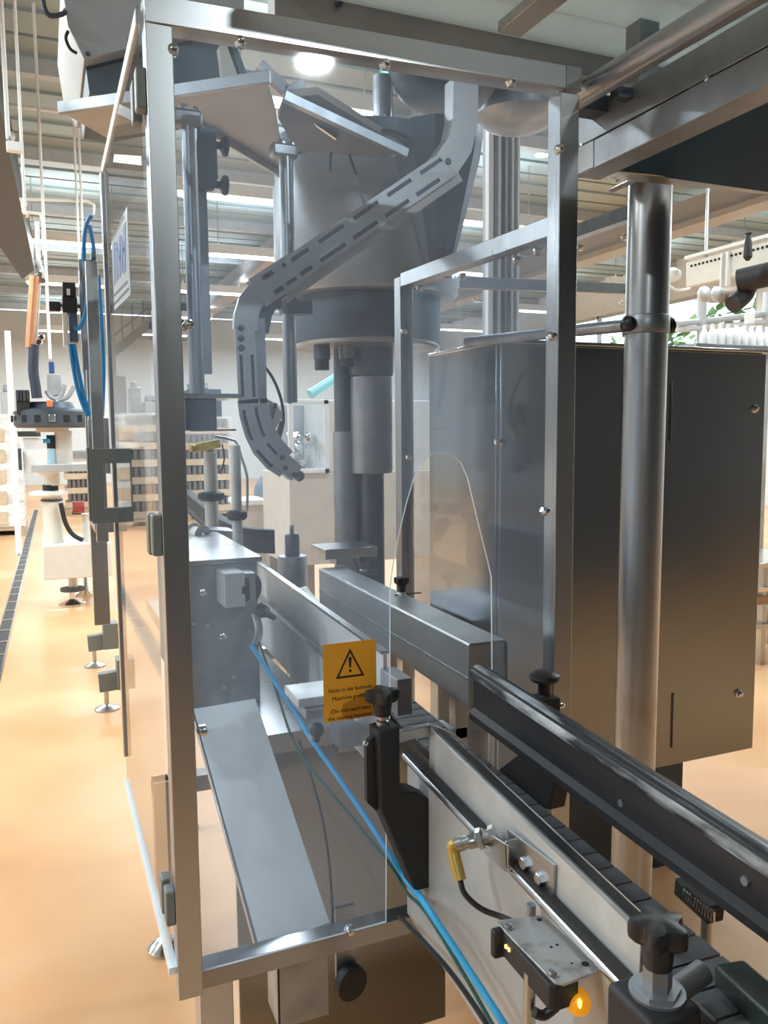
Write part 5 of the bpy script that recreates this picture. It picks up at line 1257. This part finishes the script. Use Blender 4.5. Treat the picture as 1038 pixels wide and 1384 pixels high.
# extruded profiles behind the top right panes
ep = thing('profile_column', 'pale aluminium profile column standing behind the right panes', 'column', P(670, 300, Y=4.2))
for x_, wpx, mt in ((664, 7, WHITE), (676, 4, ALU), (685, 3.5, STEEL), (694, 3.5, ALU), (702, 3, WHITE)):
    a = P(x_, 170, Y=4.2); kx_ = mpp(a); MB().box((a.x - wpx * kx_ * .5, 4.2, 0), (a.x + wpx * kx_ * .5, 4.24, HZ - .2)).obj('profile', mt, ep)
a = P(683, 200, Y=4.2); kx_ = mpp(a); MB().box((a.x - 24 * kx_, 4.24, 0), (a.x + 22 * kx_, 4.28, HZ - .2)).obj('back_web', GREYP, ep)
tag(MB().cyl((P(590, 160, Y=3.6).x, 3.6, 1.0), (P(590, 160, Y=3.6).x, 3.6, HZ), .012, n=10).obj('drop_pipe', WHITE), 'bright thin white drop pipe between drum and chute top', 'pipe')
hl = thing('round_lamp', 'round white high-bay lamp hanging beyond the right panes', 'lamp', P(733, 208, Y=10))
a = P(733, 209, Y=10); MB().lathe(a, [(.02, .25), (.07, .22), (.11, .05), (.115, 0), (.10, -.005)], n=28).obj('shade', WHITE, hl)
MB().lathe(a, [(.10, -.004), (.09, -.012), (.02, -.016)], n=28).obj('diffuser', emit('round_lamp_glow', (1, 1, .97), 4), hl); MB().cyl(a + Vector((0, 0, .24)), (a.x, 10, HZ), .008, n=8).obj('cord', STEELK, hl)
# overhead white chain conveyor at right
oc = thing('overhead_conveyor', 'white perforated overhead conveyor with black drive motor at upper right', 'conveyor', P(960, 370, Y=5.5))
q0, q1 = P(930, 372, Y=6.2), P(1060, 340, Y=5.2)
kz_ = mpp(q0)
b = MB().bar(q0, q1, .06, 32 * kz_); sdp = b.obj('side_plate', CREAM, oc, bevel=.004)
for k in range(22):
    p = q0.lerp(q1, .04 + k * .044) + Vector((-.035, -.035, 10 * kz_)); MB().cyl(p, p + Vector((.02, .02, 0)), 1.6 * kz_, n=10).obj('hole', BLACKM, sdp)
b = MB().bar(q0 + Vector((.0, 0, 22 * kz_)), q1 + Vector((0, 0, 22 * kz_)), .12, .03); b.obj('top_flange', WHITE, oc)
for f in (.38, .44): p = q0.lerp(q1, f); MB().bar(p + Vector((-.04, -.05, 15 * kz_)), p + Vector((-.04, -.05, -30 * kz_)), .05, .02, (0, 1, 0)).obj('joint_plate', WHITE, oc, bevel=.003)
p = P(905, 372, Y=6.4); MB().lathe(p, [(8 * kz_, -.15), (10 * kz_, -.1), (10 * kz_, .05), (6 * kz_, .1)], (1, -.3, .1), 20).obj('end_roller', CREAM, oc)
p = P(918, 388, Y=6.3); MB().tube([P(902, 384, Y=6.3), P(915, 392, Y=6.3), P(932, 390, Y=6.3)], .012, 8).obj('cable', WHITE, oc)
mo0, mo1 = P(998, 380, Y=5.3), P(1060, 366, Y=5.0); MB().cyl(mo0, mo1, 14 * kz_, n=24).obj('motor', BLACKM, oc)
MB().tube([P(1012, 380, Y=5.3), P(1006, 398, Y=5.3), P(990, 412, Y=5.3)], 11 * kz_, 14).obj('motor_elbow', BLACKM, oc)
MB().cyl(P(960, 398, Y=5.5), P(995, 398, Y=5.5), 10 * kz_, n=20).obj('gear_case', mat('gear_tan', (.34, .27, .22), .3, .5), oc)
for x_ in (950, 968): MB().lathe(P(x_, 398, Y=5.45), [(9 * kz_, 0), (9 * kz_, .03), (4 * kz_, .05)], (0, -1, 0), 20).obj('pulley', ALU, oc)
MB().lathe(P(1011, 335, Y=5.0), [(2 * kz_, -14 * kz_), (5 * kz_, -10 * kz_), (4 * kz_, 6 * kz_), (2 * kz_, 14 * kz_), (4 * kz_, 16 * kz_)], n=14).obj('hanging_grip', BLACKM, oc)
for f in (.2, .9): p = q0.lerp(q1, f); MB().cyl(p, (p.x, p.y, HZ), .015, n=8).obj('hanger', STEEL, oc)
# pipe rack beyond with white bottles on a table
br = thing('handrail_frame', 'grey handrail frame beyond the cabinet at right', 'railing', P(980, 440, Y=7))
MB().cyl(P(915, 438, Y=7), P(1075, 420, Y=7), .035, n=14).obj('rail', GREYP, br)
MB().cyl(P(915, 446, Y=7), P(1075, 432, Y=7), .03, n=14).obj('rail', ALU, br)
for x_ in (948, 1036): p = P(x_, 440, Y=7.0); MB().cyl((p.x, 7.0, 0), (p.x, 7.0, P(x_, 395, Y=7).z), .05, n=14).obj('post', GREYP, br)
ct = thing('bottle_conveyor', 'grey accumulation conveyor carrying white bottles beyond the cabinet', 'conveyor', P(1000, 480, Y=5.8))
zt2 = P(1000, 468, Y=5.8).z; xa = P(930, 468, Y=5.8).x
MB().box((xa, 5.7, zt2 - .12), (xa + 2.2, 6.1, zt2)).obj('bed', STEELD, ct, bevel=.004)
for x_ in (xa + .1, xa + 2.0): MB().box((x_ - .04, 5.8, 0), (x_ + .04, 6.0, zt2 - .12)).obj('leg', STEEL, ct)
bm_ = MB().lathe((0, 0, 0), [(.036, 0), (.040, .01), (.040, .10), (.030, .13), (.016, .15), (.016, .17), (.010, .175)], n=16)
bme = bm_.mesh('bottle', WHITE)
cme = MB().lathe((0, 0, .165), [(.019, 0), (.019, .022), (.015, .025)], n=14).mesh('bottle_cap', WHITE)
for k in range(16):
    r = thing('bottle', 'white capped bottle beyond the cabinet, %s row, %s from the left' % (('front', 'rear')[k // 8], ORD[k % 8]), 'bottle', (xa + .28 + (k % 8) * .095, 5.80 + (k // 8) * .10, zt2), 'white bottles beyond the cabinet')
    o = share(bme, 'body', r.location.copy(), r); o = share(cme, 'cap', r.location.copy(), r)
vs_ = thing('vent_stack', 'short white ribbed vent cap above the bottles at right', 'vent', P(1013, 430, Y=6.6))
p = P(1013, 430, Y=6.6); MB().lathe((p.x, 6.6, p.z), [(.05, -.06), (.05, .0), (.055, .01), (.055, .05), (.045, .055)], n=20).obj('cap', WHITE, vs_); MB().cyl((p.x, 6.6, 0), (p.x, 6.6, p.z - .05), .045, n=16).obj('pipe', GREYP, vs_)
bk = thing('black_cup', 'small black beaker on the cabinet edge right of the pillar', 'cup', P(941, 462, Y=2.4))
p = P(941, 463, Y=2.5); MB().lathe((p.x, 2.5, CBZ1 + .004), [(.010, 0), (.012, .002), (.014, .026), (.0145, .028), (.012, .028), (.010, .004)], n=20).obj('cup', BLACKM, bk)
# right edge, low machine parts beyond the cabinet
rm_ = thing('side_table', 'steel side table with wooden shelf seen past the cabinet edge', 'table', P(1035, 800, Y=4))
for y_, mt, h_ in ((762, CHROME, .03), (795, CHROME, .03), (808, mat('shelf_wood', (.35, .2, .12), 0, .5), .05), (845, STEEL, .03)):
    a = P(1024, y_, Y=4.0); MB().box((a.x, 4.0, a.z - h_), (a.x + .6, 4.5, a.z)).obj('shelf', mt, rm_, bevel=.002)
a = P(1026, 830, Y=4.0)
for dx in (.05, .55): MB().box((a.x + dx, 4.02, 0), (a.x + dx + .04, 4.06, P(1030, 762, Y=4).z)).obj('leg', STEEL, rm_)
for dx in (.05, .55): MB().box((a.x + dx, 4.42, 0), (a.x + dx + .04, 4.46, P(1030, 762, Y=4).z)).obj('leg', STEEL, rm_)
